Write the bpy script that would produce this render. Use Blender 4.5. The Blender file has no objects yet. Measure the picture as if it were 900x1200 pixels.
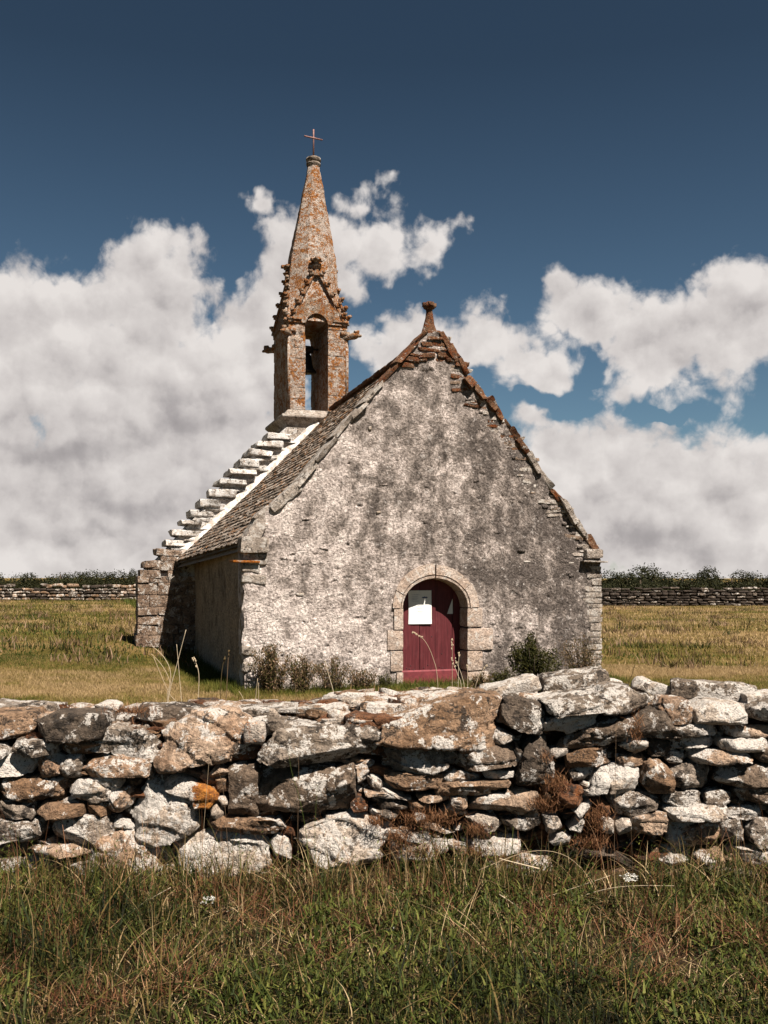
import bpy, bmesh, math, random
import numpy as np
from mathutils import Vector, Matrix

random.seed(7)
rng = np.random.default_rng(7)
C = bpy.context.scene.collection
R = math.radians

# ---------------------------------------------------------------- calibration
F, CX, HY, CAMZ = 1100.0, 450.0, 676.0, 1.98       # focal length in photo pixels, horizon row, eye height
ORG = (0.89, 17.19)                                  # middle of the chapel's front gable
TH = R(17.7); SN, CN = math.sin(TH), math.cos(TH)

def P(px, py, Y):                                    # a point at distance Y
    return ((px - CX) / F * Y, Y, CAMZ - (py - HY) / F * Y)

def G(px, py, L=0.0):                                # -> (u, z) in the chapel's frame, on the plane L behind the gable
    a = (px - CX) / F
    ox, oy = ORG[0] - L * SN, ORG[1] + L * CN
    u = (a * oy - ox) / (CN - a * SN)
    Y = oy + u * SN
    return u, CAMZ - (py - HY) / F * Y

# ---------------------------------------------------------------- noise
def _h(ix, iy, iz, s):
    n = (ix * 374761393 + iy * 668265263 + iz * 2147483647 + s * 974634777) & 0xffffffff
    n = ((n ^ (n >> 13)) * 1274126177) & 0xffffffff
    return ((n ^ (n >> 16)) & 0xffff) / 65535.0

def vnoise(p, seed=0):
    p = np.asarray(p, dtype=np.float64)
    i = np.floor(p).astype(np.int64); f = p - i; f = f * f * (3 - 2 * f)
    x, y, z = i[..., 0], i[..., 1], i[..., 2]; fx, fy, fz = f[..., 0], f[..., 1], f[..., 2]
    r = 0
    for dx in (0, 1):
        for dy in (0, 1):
            for dz in (0, 1):
                w = (fx if dx else 1 - fx) * (fy if dy else 1 - fy) * (fz if dz else 1 - fz)
                r = r + w * _h(x + dx, y + dy, z + dz, seed)
    return r * 2 - 1

def fbm(p, octv=4, seed=0, lac=2.1, gain=0.5):
    p = np.asarray(p, dtype=np.float64); a = 1.0; r = 0; t = 0
    for o in range(octv):
        r = r + a * vnoise(p + 17.3 * o, seed + o); t += a; a *= gain; p = p * lac
    return r / t

# ---------------------------------------------------------------- object helpers
def link(o, parent=None):
    C.objects.link(o)
    if parent is not None: o.parent = parent
    return o

def empty(name, loc=(0, 0, 0), rz=0.0, parent=None):
    o = bpy.data.objects.new(name, None); o.location = loc; o.rotation_euler = (0, 0, rz)
    o.empty_display_size = 0.3
    return link(o, parent)

def tag(o, label=None, cat=None, group=None, kind=None):
    if label: o['label'] = label
    if cat: o['category'] = cat
    if group: o['group'] = group
    if kind: o['kind'] = kind
    return o

class MB:
    def __init__(s): s.v = []; s.f = []; s.n = 0; s.mi = []
    def add(s, v, f, mi=0):
        v = np.asarray(v, dtype=float).reshape(-1, 3)
        s.v.append(v); n = s.n
        s.f.extend([tuple(int(i) + n for i in q) for q in f]); s.mi.extend([mi] * len(f)); s.n += len(v)
    def build(s, name, mats, parent=None, smooth=True, loc=None, angle=None):
        me = bpy.data.meshes.new(name)
        v = np.concatenate(s.v) if s.v else np.zeros((0, 3))
        if loc is not None: v = v - np.array(loc)
        me.from_pydata(v.tolist(), [], s.f)
        if not isinstance(mats, (list, tuple)): mats = [mats]
        for m in mats: me.materials.append(m)
        if len(mats) > 1: me.polygons.foreach_set('material_index', s.mi)
        me.polygons.foreach_set('use_smooth', [smooth] * len(me.polygons))
        me.update()
        if smooth and angle:
            me.set_sharp_from_angle(angle=R(angle))
        o = bpy.data.objects.new(name, me)
        if loc is not None: o.location = loc
        return link(o, parent)

def grid_faces(nu, nv, off=0):
    i = np.arange(nu - 1)[:, None] * nv + np.arange(nv - 1)[None, :] + off
    return np.stack([i, i + nv, i + nv + 1, i + 1], -1).reshape(-1, 4)

_bc = {}
def cube_pts(n):                                     # welded subdivided cube, [-1,1]^3
    if n in _bc: return _bc[n]
    bm = bmesh.new(); bmesh.ops.create_cube(bm, size=2)
    if n > 1: bmesh.ops.subdivide_edges(bm, edges=bm.edges[:], cuts=n - 1, use_grid_fill=True)
    v = np.array([p.co[:] for p in bm.verts]); f = [tuple(q.index for q in p.verts) for p in bm.faces]
    bm.free(); _bc[n] = (v, f); return _bc[n]

def block(mb, c, s, n=4, rnd=0.12, rough=0.012, rot=None, seed=0, freq=6.0, mi=0, jit=0.0, taper=0.0):
    """a roughly squared stone: centre c, full size s"""
    p, f = cube_pts(n); p = p.copy()
    h = np.array(s) / 2
    r = min(h) * rnd * 2
    q = p * h
    inner = np.clip(q, -(h - r), h - r); d = q - inner
    ln = np.linalg.norm(d, axis=1, keepdims=True); d = np.where(ln > 1e-9, d / np.maximum(ln, 1e-9) * np.minimum(ln, r), d)
    q = inner + d
    if taper: q[:, 0] *= 1 + taper * q[:, 2] / h[2]
    if jit:
        cj = np.random.default_rng(seed + 991).uniform(-jit, jit, (8, 3)) * h
        w = (p + 1) / 2
        for k in range(8):
            b = [(k >> a) & 1 for a in range(3)]
            ww = np.prod([w[:, a] if b[a] else 1 - w[:, a] for a in range(3)], axis=0)
            q = q + ww[:, None] * cj[k]
    nrm = q / np.maximum(np.linalg.norm(q / h, axis=1, keepdims=True), 1e-6) / h
    nrm /= np.maximum(np.linalg.norm(nrm, axis=1, keepdims=True), 1e-6)
    q = q + nrm * (fbm(q * freq + seed * 3.1, 3, seed)[:, None] * rough)
    if rot is not None: q = q @ np.array(rot).T
    mb.add(q + np.array(c), f, mi)

def rotm(ax, a): return np.array(Matrix.Rotation(a, 3, ax))

_ico = {}
def ico(sub):
    if sub not in _ico:
        bm = bmesh.new(); bmesh.ops.create_icosphere(bm, subdivisions=sub, radius=1)
        _ico[sub] = (np.array([p.co[:] for p in bm.verts]), [tuple(q.index for q in p.verts) for p in bm.faces]); bm.free()
    return _ico[sub]

def rock(mb, c, s, seed, sub=2, rot=None, rough=0.25, mi=0, boxy=0.55):
    v, f = ico(sub); q = np.sign(v) * np.abs(v) ** boxy
    q = q / np.maximum(np.abs(q).max(axis=1, keepdims=True) ** 0.6, 1e-6)
    q = q * (1 + rough * fbm(v * 1.6 + seed * 7.7, 3, seed)[:, None])
    q = q * np.array(s) / 2
    if rot is not None: q = q @ np.array(rot).T
    mb.add(q + np.array(c), f, mi)

def lathe(mb, prof, c, seg=12, rx=1.0, ry=1.0, mi=0, rough=0.0, seed=0, a0=0.0):
    prof = np.array(prof); n = len(prof)
    a = np.arange(seg) / seg * 2 * math.pi + a0
    v = np.zeros((n, seg, 3))
    v[:, :, 0] = prof[:, 0:1] * np.cos(a) * rx; v[:, :, 1] = prof[:, 0:1] * np.sin(a) * ry; v[:, :, 2] = prof[:, 1:2]
    v = v.reshape(-1, 3)
    if rough: v[:, :2] *= (1 + rough * fbm(v * 9 + seed, 3, seed))[:, None]
    f = []
    for i in range(n - 1):
        for j in range(seg):
            k = (j + 1) % seg
            f.append((i * seg + j, i * seg + k, (i + 1) * seg + k, (i + 1) * seg + j))
    f.append(tuple(range(seg))[::-1]); f.append(tuple((n - 1) * seg + j for j in range(seg)))
    mb.add(v + np.array(c), f, mi)

def tube(mb, pts, rad, seg=5, mi=0):
    pts = [Vector(p) for p in pts]; n = len(pts)
    if not isinstance(rad, (list, tuple)): rad = [rad] * n
    V = []; f = []
    for i, p in enumerate(pts):
        t = (pts[min(i + 1, n - 1)] - pts[max(i - 1, 0)]).normalized()
        a = t.cross(Vector((0.13, 1, 0.07))).normalized(); b = t.cross(a)
        for j in range(seg):
            w = 2 * math.pi * j / seg
            V.append(p + a * math.cos(w) * rad[i] + b * math.sin(w) * rad[i])
    for i in range(n - 1):
        for j in range(seg):
            k = (j + 1) % seg
            f.append((i * seg + j, i * seg + k, (i + 1) * seg + k, (i + 1) * seg + j))
    f.append(tuple(range(seg))[::-1]); f.append(tuple((n - 1) * seg + j for j in range(seg)))
    mb.add([v[:] for v in V], f, mi)

def prism(mb, poly, y0, y1, mi=0):                   # polygon in (x,z), extruded in y
    n = len(poly)
    v = [(x, y0, z) for x, z in poly] + [(x, y1, z) for x, z in poly]
    f = [tuple(range(n)), tuple(range(n, 2 * n))[::-1]] + [(i, i + n, (i + 1) % n + n, (i + 1) % n) for i in range(n)]
    mb.add(v, f, mi)

# ---------------------------------------------------------------- materials
GA = .84                                             # all surface colours share this albedo scale
class NT:
    def __init__(s, m):
        s.m = m; m.use_nodes = True; s.t = m.node_tree; s.t.nodes.clear()
    def n(s, typ, **kw):
        nd = s.t.nodes.new(typ)
        ins = kw.pop('ins', {})
        for k, v in kw.items(): setattr(nd, k, v)
        for k, v in ins.items():
            if isinstance(v, bpy.types.NodeSocket): s.t.links.new(v, nd.inputs[k])
            else: nd.inputs[k].default_value = v
        return nd
    def math(s, op, a, b=0.0, c=0.0, clamp=False):
        return s.n('ShaderNodeMath', operation=op, use_clamp=clamp, ins={0: a, 1: b, 2: c}).outputs[0]
    def noise(s, vec, scale, detail=4, rough=0.55, dist=0.0, w=None):
        kw = dict(noise_dimensions='4D') if w is not None else {}
        ins = {'Vector': vec, 'Scale': scale, 'Detail': detail, 'Roughness': rough, 'Distortion': dist}
        if w is not None: ins['W'] = w
        return s.n('ShaderNodeTexNoise', ins=ins, **kw).outputs['Fac']
    def ramp(s, f, pts, interp='LINEAR'):
        nd = s.n('ShaderNodeValToRGB', ins={0: f}); cr = nd.color_ramp; cr.interpolation = interp
        while len(cr.elements) < len(pts): cr.elements.new(0.5)
        for e, (p, c) in zip(cr.elements, pts):
            e.position = p; e.color = (*c, 1) if len(c) == 3 else c
        return nd.outputs[0]
    def step(s, f, a, b):
        return s.n('ShaderNodeMapRange', interpolation_type='SMOOTHSTEP', ins={0: f, 1: a, 2: b, 3: 0.0, 4: 1.0}).outputs[0]
    def mix(s, f, a, b, mode='MIX'):
        return s.n('ShaderNodeMix', data_type='RGBA', blend_type=mode, ins={0: f, 6: a, 7: b}).outputs[2]
    def bump(s, h, strength, dist, nrm=None):
        ins = {'Height': h, 'Strength': strength, 'Distance': dist}
        if nrm is not None: ins['Normal'] = nrm
        return s.n('ShaderNodeBump', ins=ins).outputs[0]
    def out(s, col, rough=0.9, nrm=None, spec=0.2, **kw):
        col = s.mix(1.0, col, (GA, GA, GA, 1), 'MULTIPLY')
        ins = {'Base Color': col, 'Roughness': rough, 'Specular IOR Level': spec}
        if nrm is not None: ins['Normal'] = nrm
        ins.update(kw)
        b = s.n('ShaderNodeBsdfPrincipled', ins=ins)
        s.n('ShaderNodeOutputMaterial', ins={0: b.outputs[0]})
        return b

def c4(c): return (c[0], c[1], c[2], 1.0)

def stone_mat(name, ca, cb, white=0.5, dark=0.5, orange=0.0, sc=1.0, bump=1.0, strata=0.0, wcol=(.68, .62, .56), ocol=(.42, .14, .02), dcol=(.03, .023, .018), osel=False):
    """lichened stone: ca/cb ground tones; white/dark/orange in 0..1 = share covered by each lichen"""
    K = .76
    ca, cb, wcol, ocol, dcol = [tuple(k * K for k in c) for c in (ca, cb, wcol, ocol, dcol)]
    t = NT(bpy.data.materials.new(name))
    co = t.n('ShaderNodeTexCoord').outputs['Object']
    rnd = t.n('ShaderNodeObjectInfo').outputs['Random']
    w = t.math('MULTIPLY', rnd, 37.0)
    N = lambda s_, d=5, r=.6, di=0.0, o=0.0: t.noise(co, s_ * sc, d, r, di, t.math('ADD', w, o))
    big = N(3.2, 5, .62, .3, 0.0)
    col = t.mix(t.step(big, .38, .62), c4(ca), c4(cb))
    tone = N(24, 5, .77, 0, 3.0)
    col = t.mix(0.9, col, t.ramp(tone, [(.30, (.22, .20, .18)), (.47, (.85, .82, .80)), (.66, (1.7, 1.66, 1.62))]), 'MULTIPLY')
    if dark > 0:
        d = t.math('ADD', t.math('MULTIPLY', N(7, 4, .72, .4, 7.0), .6), t.math('MULTIPLY', N(30, 4, .76, 0, 8.0), .4))
        th = .63 - .17 * dark
        col = t.mix(t.math('MULTIPLY', t.step(d, th - .015, th + .03), .88), col, c4(dcol))
    if white > 0:
        wn = t.math('ADD', t.math('MULTIPLY', N(5.5, 5, .62, .5, 12.0), .62), t.math('MULTIPLY', N(28, 4, .74, 0, 13.0), .38))
        th = .635 - .19 * white
        wm = t.step(wn, th - .008, th + .018)
        fn = t.step(N(70, 3, .6, 0, 15.0), .30, .44)
        col = t.mix(t.math('MULTIPLY', t.math('MULTIPLY', wm, fn), .93), col, c4(wcol))
    if orange > 0:
        on = t.math('ADD', t.math('MULTIPLY', N(5.5, 6, .7, .3, 21.0), .5), t.math('MULTIPLY', N(26, 6, .75, 0, 22.0), .5))
        if osel:                                     # lichen grows on one end of this stone only
            on = t.math('ADD', on, t.math('MULTIPLY', t.math('SUBTRACT', t.n('ShaderNodeSeparateXYZ', ins={0: co}).outputs[0], .03), 2.2))
        th = .64 - .20 * orange
        om = t.step(on, th - .012, th + .03)
        oc = t.mix(t.step(N(34, 4, .65, 0, 5.0), .38, .62), c4(ocol), c4((ocol[0] * .45, ocol[1] * .38, ocol[2] * .5)))
        col = t.mix(om, col, oc)
    speck = t.step(N(95, 2, .6, 0, 30.0), .585, .64)
    col = t.mix(t.math('MULTIPLY', speck, .7), col, c4((.045, .036, .03)))
    hgt = t.math('ADD', t.math('MULTIPLY', N(16, 6, .74, .3, 2.0), 1.0), t.math('MULTIPLY', N(75, 2, .7, 0, 4.0), .35))
    if strata:
        mp = t.n('ShaderNodeMapping', ins={'Vector': co, 'Scale': (2.2, 2.2, 9.0), 'Rotation': (0, .12, 0)}).outputs[0]
        st = t.noise(mp, 2.6 * sc, 4, .68, .6, w)
        hgt = t.math('ADD', hgt, t.math('MULTIPLY', st, strata * .8))
    nr = t.bump(hgt, 1.0 * bump, 0.045)
    t.out(col, .92, nr)
    return t.m

def plain_mat(name, col, rough=.6, spec=.3, metal=0.0, nscale=None, var=.3, bump=0.0):
    t = NT(bpy.data.materials.new(name))
    c = c4(col); nr = None
    if nscale:
        co = t.n('ShaderNodeTexCoord').outputs['Object']
        n = t.noise(co, nscale, 5, .65)
        c = t.mix(t.step(n, .3, .7), c4([k * (1 - var) for k in col]), c4([min(1, k * (1 + var)) for k in col]))
        if bump: nr = t.bump(n, bump, .01)
    t.out(c, rough, nr, spec, Metallic=metal)
    return t.m

def blade_mat(name, cols, trans=.35, rough=.7):
    t = NT(bpy.data.materials.new(name))
    a = t.n('ShaderNodeAttribute', attribute_name='tone').outputs['Fac']
    n = len(cols)
    col = t.ramp(a, [(i / (n - 1), tuple(k * GA for k in c)) for i, c in enumerate(cols)])
    b = t.n('ShaderNodeBsdfPrincipled', ins={'Base Color': col, 'Roughness': rough, 'Specular IOR Level': .15})
    tr = t.n('ShaderNodeBsdfTranslucent', ins={'Color': col})
    mx = t.n('ShaderNodeMixShader', ins={0: trans, 1: b.outputs[0], 2: tr.outputs[0]})
    t.n('ShaderNodeOutputMaterial', ins={0: mx.outputs[0]})
    return t.m

M = {}
M['grey'] = stone_mat('stone_grey', (.19, .148, .112), (.32, .262, .212), white=.66, dark=.62, bump=1.1, strata=.6)
M['dark'] = stone_mat('stone_dark', (.08, .06, .044), (.16, .122, .092), white=.5, dark=.6, bump=1.1, strata=.6)
M['pale'] = stone_mat('stone_pale', (.40, .32, .25), (.56, .48, .405), white=.80, dark=.44, bump=1.0, strata=.5)
M['black'] = stone_mat('stone_dark_far', (.035, .026, .02), (.07, .052, .04), white=.12, dark=.6)
M['warm'] = stone_mat('stone_warm', (.30, .185, .115), (.45, .33, .24), white=.66, dark=.48, orange=.05, bump=1.0, strata=.6)
M['brown'] = stone_mat('stone_brown', (.20, .118, .066), (.32, .21, .135), white=.42, dark=.5, orange=.03, bump=1.0, strata=.8)
M['lichen'] = stone_mat('stone_orange_lichen', (.45, .38, .32), (.55, .5, .45), white=.4, dark=.2, orange=.45, bump=1.0, strata=.5, ocol=(.55, .2, .03))
M['ends'] = stone_mat('stone_half_orange_lichen', (.46, .39, .33), (.58, .52, .46), white=.6, dark=.25, orange=.62, bump=1.1, ocol=(.56, .22, .04), osel=True)
M['orange'] = stone_mat('stone_yellow_orange_lichen', (.40, .30, .22), (.5, .4, .3), white=.2, dark=.25, orange=.9, sc=1.6, bump=1.2, ocol=(.62, .20, .02))
M['rusty'] = stone_mat('stone_rusty', (.15, .06, .027), (.25, .12, .06), white=.3, dark=.5, orange=.4, bump=1.2, strata=.6, ocol=(.28, .09, .02))
M['spotted'] = stone_mat('stone_spotted', (.14, .10, .07), (.22, .16, .115), white=.5, dark=.36, bump=1.0, strata=.4)
M['tower'] = stone_mat('granite_orange_lichen', (.46, .35, .275), (.62, .51, .43), white=.60, dark=.40, orange=.70, sc=.85, bump=1.9, ocol=(.50, .20, .045), wcol=(.66, .58, .52))
M['tower2'] = stone_mat('granite_heavy_lichen', (.33, .24, .17), (.44, .34, .26), white=.42, dark=.48, orange=.72, sc=1.2, bump=1.4, ocol=(.43, .16, .032))
M['coping'] = stone_mat('coping_pale', (.38, .32, .27), (.52, .45, .39), white=.6, dark=.46, orange=.14, sc=1.2, bump=1.3)
M['slab'] = stone_mat('coping_rust', (.16, .075, .036), (.28, .16, .09), white=.30, dark=.50, orange=.62, sc=1.3, bump=1.4, ocol=(.27, .07, .010))
M['surround'] = stone_mat('granite_pink', (.49, .375, .30), (.60, .50, .43), white=.45, dark=.16, orange=.06, sc=1.2, bump=.8, ocol=(.42, .20, .12))
M['step'] = stone_mat('step_limewashed', (.56, .50, .44), (.72, .67, .62), white=.72, dark=.62, orange=.3, sc=1.4, bump=1.0, wcol=(.82, .79, .76))
M['ashlar'] = stone_mat('buttress_granite', (.22, .145, .10), (.36, .26, .19), white=.5, dark=.48, orange=.05, sc=1.3, bump=1.3)

def lime_mat():
    t = NT(bpy.data.materials.new('limewash_white'))
    co = t.n('ShaderNodeTexCoord').outputs['Object']
    n = t.noise(co, 5, 6, .7)
    col = t.mix(t.step(n, .38, .6), c4((.36, .30, .255)), c4((.70, .66, .62)))
    n2 = t.noise(co, 14, 5, .7)
    col = t.mix(t.math('MULTIPLY', t.step(n2, .55, .64), .6), col, c4((.2, .16, .13)))
    t.out(col, .9, t.bump(t.noise(co, 25, 6, .6), .6, .02))
    return t.m
M['lime'] = lime_mat()

def render_wall_mat(name, lit=True):
    """old lime render: pale plaster, weathered grey-brown patches, pits, bits of stone"""
    t = NT(bpy.data.materials.new(name))
    co = t.n('ShaderNodeTexCoord').outputs['Object']
    sep = t.n('ShaderNodeSeparateXYZ', ins={0: co})
    n1 = t.noise(co, 1.3, 8, .70, .3)
    mp = t.n('ShaderNodeMapping', ins={'Vector': co, 'Scale': (1.7, 1.7, 1.0)}).outputs[0]
    n2 = t.noise(mp, 1.9, 8, .72, .3)
    # more weathering to the right of the gable, cleaner by the ground
    bias = t.math('MULTIPLY', sep.outputs[0], .022)
    low = t.math('MULTIPLY', t.step(sep.outputs[2], .2, 2.4), .05)
    m = t.math('ADD', t.math('ADD', t.math('MULTIPLY', t.math('ADD', n1, n2), .5), bias), low)
    col = t.ramp(m, [(.41, (.62, .55, .51)), (.485, (.47, .405, .375)), (.54, (.26, .22, .197)), (.61, (.10, .083, .074))])
    fine = t.noise(co, 22, 6, .75)
    col = t.mix(.9, col, t.ramp(fine, [(.34, (.22, .19, .17)), (.46, (.80, .78, .76)), (.60, (1.6, 1.58, 1.56))]), 'MULTIPLY')
    mid = t.noise(co, 8, 5, .7, .4)
    col = t.mix(t.math('MULTIPLY', t.step(mid, .58, .64), .55), col, c4((.55, .49, .455)))
    vor = t.n('ShaderNodeTexVoronoi', ins={'Vector': co, 'Scale': 12.0, 'Randomness': 1.0})
    peb = t.step(vor.outputs['Distance'], .16, .30)
    keep = t.step(t.noise(co, 4.0, 3, .6), .52, .6)
    peb = t.math('MULTIPLY', t.math('SUBTRACT', 1.0, peb), keep)
    col = t.mix(t.math('MULTIPLY', peb, .6), col, c4((.58, .52, .48)))
    jv = t.n('ShaderNodeMapping', ins={'Vector': co, 'Scale': (3.6, 3.6, 7.5)}).outputs[0]
    jn = t.n('ShaderNodeTexNoise', ins={'Vector': jv, 'Scale': 1.6, 'Detail': 3.0}).outputs['Color']
    jv = t.mix(.16, jv, jn)
    jt = t.n('ShaderNodeTexVoronoi', feature='DISTANCE_TO_EDGE', ins={'Vector': jv, 'Scale': 1.0}).outputs['Distance']
    joint = t.math('MULTIPLY', t.math('SUBTRACT', 1.0, t.step(jt, .02, .09)), t.step(t.noise(co, 1.7, 4, .65), .48, .62))
    col = t.mix(t.math('MULTIPLY', joint, .28), col, c4((.16, .125, .105)))
    pit = t.step(t.noise(co, 45, 3, .6), .62, .68)
    pit2 = t.step(t.noise(co, 17, 4, .7, .5), .655, .70)
    pits = t.math('MAXIMUM', pit, pit2)
    col = t.mix(t.math('MULTIPLY', pits, .75), col, c4((.10, .08, .065)))
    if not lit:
        col = t.mix(1.0, col, c4((.55, .50, .40)), 'MULTIPLY')  # unlit copy: the side wall's shade is painted into the render colour
    h = t.math('ADD', t.math('MULTIPLY', fine, 1.0), t.math('MULTIPLY', t.noise(co, 60, 4, .7), .4))
    h = t.math('ADD', h, t.math('MULTIPLY', peb, .3))
    h = t.math('SUBTRACT', h, t.math('MULTIPLY', pits, .5))
    h = t.math('SUBTRACT', h, t.math('MULTIPLY', joint, .15))
    t.out(col, .93, t.bump(h, 1.0, .05))
    return t.m
M['gable'] = render_wall_mat('old_lime_render')
M['side'] = render_wall_mat('old_lime_render_shade_painted', False)

def slate_mat():
    t = NT(bpy.data.materials.new('lichened_slate'))
    co = t.n('ShaderNodeTexCoord').outputs['Object']
    geo = t.n('ShaderNodeNewGeometry').outputs['Random Per Island']
    col = t.ramp(geo, [(0, (.035, .024, .016)), (.4, (.095, .07, .05)), (.75, (.20, .155, .12)), (1, (.36, .30, .25))])
    n = t.noise(co, 9, 6, .7)
    col = t.mix(t.step(n, .52, .60), col, c4((.42, .36, .31)))
    o = t.noise(co, 5, 6, .7, .4)
    sep = t.n('ShaderNodeSeparateXYZ', ins={0: co})
    o = t.math('ADD', o, t.math('MULTIPLY', sep.outputs[2], .012))
    col = t.mix(t.math('MULTIPLY', t.step(o, .58, .66), .8), col, c4((.30, .13, .04)))
    d = t.noise(co, 14, 5, .7)
    col = t.mix(t.step(d, .55, .62), col, c4((.035, .028, .022)))
    t.out(col, .85, t.bump(t.noise(co, 45, 5, .7), .8, .02))
    return t.m
M['slate'] = slate_mat()

def ground_mat():
    t = NT(bpy.data.materials.new('dry_meadow_ground'))
    co = t.n('ShaderNodeTexCoord').outputs['Object']
    n = t.noise(co, .22, 6, .6, .4)
    mp = t.n('ShaderNodeMapping', ins={'Vector': co, 'Scale': (.35, 1.2, 1)}).outputs[0]
    n2 = t.noise(mp, .5, 6, .65)
    m = t.math('MULTIPLY', t.math('ADD', n, n2), .5)
    col = t.ramp(m, [(.36, (.065, .060, .014)), (.45, (.125, .095, .026)), (.52, (.20, .135, .052)), (.62, (.30, .20, .095))])
    f = t.noise(co, 6, 8, .75)
    col = t.mix(.9, col, t.ramp(f, [(.3, (.35, .36, .3)), (.5, (.9, .9, .85)), (.7, (1.4, 1.35, 1.25))]), 'MULTIPLY')
    yy = t.n('ShaderNodeSeparateXYZ', ins={0: co}).outputs[1]
    soil = t.math('SUBTRACT', 1.0, t.step(t.math('ADD', yy, t.math('MULTIPLY', n, 1.5)), 6.4, 7.2))
    col = t.mix(soil, col, t.mix(t.step(f, .4, .6), c4((.018, .012, .007)), c4((.075, .048, .026))))
    h = t.math('ADD', t.noise(co, 9, 8, .75), t.math('MULTIPLY', t.noise(co, 1.5, 5, .6), 1.5))
    t.out(col, .95, t.bump(h, 1.0, .12), .05)
    return t.m
M['ground'] = ground_mat()
M['soil'] = plain_mat('brown_earth', (.075, .048, .03), .95, .05, nscale=18, var=.5, bump=.8)
M['moss'] = stone_mat('dry_rusty_moss', (.11, .045, .022), (.17, .085, .045), white=.2, dark=.6, orange=.2, sc=3, bump=1.6, ocol=(.24, .1, .04))

def door_mat():
    t = NT(bpy.data.materials.new('dark_red_paint'))
    co = t.n('ShaderNodeTexCoord').outputs['Object']
    mp = t.n('ShaderNodeMapping', ins={'Vector': co, 'Scale': (14, 14, .9)}).outputs[0]
    n = t.noise(mp, 2.5, 6, .65)
    col = t.ramp(n, [(.3, (.045, .0045, .0065)), (.5, (.075, .0075, .0105)), (.7, (.115, .020, .024))])
    n2 = t.noise(co, 4, 5, .6)
    col = t.mix(t.math('MULTIPLY', t.step(n2, .5, .7), .35), col, c4((.13, .032, .034)))
    t.out(col, .62, t.bump(n, .35, .006), .3)
    return t.m
M['door'] = door_mat()
M['rail'] = plain_mat('faded_red_paint', (.14, .024, .029), .6, .3, nscale=9, var=.3)
M['nail'] = plain_mat('dark_iron_nail', (.02, .012, .012), .6, .4)
M['iron'] = plain_mat('rusty_iron', (.20, .10, .085), .6, .4, .3, nscale=20)
M['bronze'] = plain_mat('dark_bronze', (.035, .035, .03), .5, .5, .7, nscale=12)
M['paper'] = plain_mat('white_paper', (.68, .67, .64), .8, .1, nscale=3, var=.04)
M['ink'] = plain_mat('blue_grey_ink', (.10, .12, .20), .8, .1)
M['leaf'] = blade_mat('shrub_leaves', [(.010, .012, .003), (.026, .030, .007), (.060, .058, .014), (.12, .10, .035)])
M['vleaf'] = blade_mat('verge_weed_leaves', [(.006, .010, .002), (.018, .028, .004), (.05, .065, .010), (.13, .13, .028)], .2)
M['dryleaf'] = blade_mat('dry_weed_leaves', [(.035, .040, .010), (.085, .070, .022), (.17, .105, .055), (.30, .20, .13)])
M['meadow'] = blade_mat('meadow_grass_blades', [(.040, .060, .008), (.115, .115, .018), (.235, .170, .055), (.38, .265, .135)])
M['verge'] = blade_mat('verge_grass_blades', [(.004, .006, .0015), (.014, .020, .003), (.055, .062, .010), (.14, .085, .03), (.44, .32, .18)], .16)
M['straw'] = blade_mat('straw', [(.30, .20, .11), (.52, .41, .28), (.62, .52, .38)], .2)
M['green'] = blade_mat('bright_green_stem', [(.045, .075, .012), (.10, .13, .03)], .35)
M['tree'] = blade_mat('dark_hedge_leaves', [(.007, .009, .003), (.018, .020, .006), (.045, .042, .013)], .2)
M['bark'] = plain_mat('bark', (.05, .038, .028), .95, .05, nscale=20, bump=.5)
M['dead'] = blade_mat('dead_red_brown_stems', [(.03, .010, .005), (.08, .03, .014), (.17, .07, .03), (.34, .20, .11)], .1)
M['petal'] = blade_mat('white_petals', [(.70, .68, .62), (.85, .83, .78)], .3)

def solidify_tone(me, vals):
    a = me.attributes.new('tone', 'FLOAT', 'POINT'); a.data.foreach_set('value', np.asarray(vals, dtype=np.float32))

# ---------------------------------------------------------------- terrain
def sstep(a, b, x):
    t = np.clip((np.asarray(x, dtype=float) - a) / (b - a), 0, 1); return t * t * (3 - 2 * t)

def hgt(x, y):
    x = np.asarray(x, dtype=float); y = np.asarray(y, dtype=float)
    z = .12 * (1 - sstep(6.0, 9.0, y))
    z = z + .40 * sstep(-3.6, -7.0, x) * sstep(17, 24, y)
    z = z - .12 * sstep(3, 6, x) * (1 - sstep(15, 24, y)) * 0
    p = np.stack([x * .35, y * .35, x * 0], -1)
    z = z + .05 * fbm(p, 3, 5) * sstep(2, 12, y)
    return z

def make_ground():
    xs = np.unique(np.concatenate([np.linspace(-9, 9, 100), np.linspace(-40, 40, 90), np.linspace(-700, 700, 30)]))
    ys = np.unique(np.concatenate([np.linspace(-12, 9, 40), np.linspace(9, 32, 120), np.linspace(32, 90, 60), np.linspace(90, 1200, 25)]))
    X, Y = np.meshgrid(xs, ys, indexing='ij')
    Z = hgt(X, Y)
    mb = MB(); mb.add(np.stack([X, Y, Z], -1).reshape(-1, 3), grid_faces(len(xs), len(ys)).tolist())
    o = mb.build('ground', M['ground']); tag(o, 'dry grassy field around the chapel', kind='structure')
make_ground()

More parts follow.
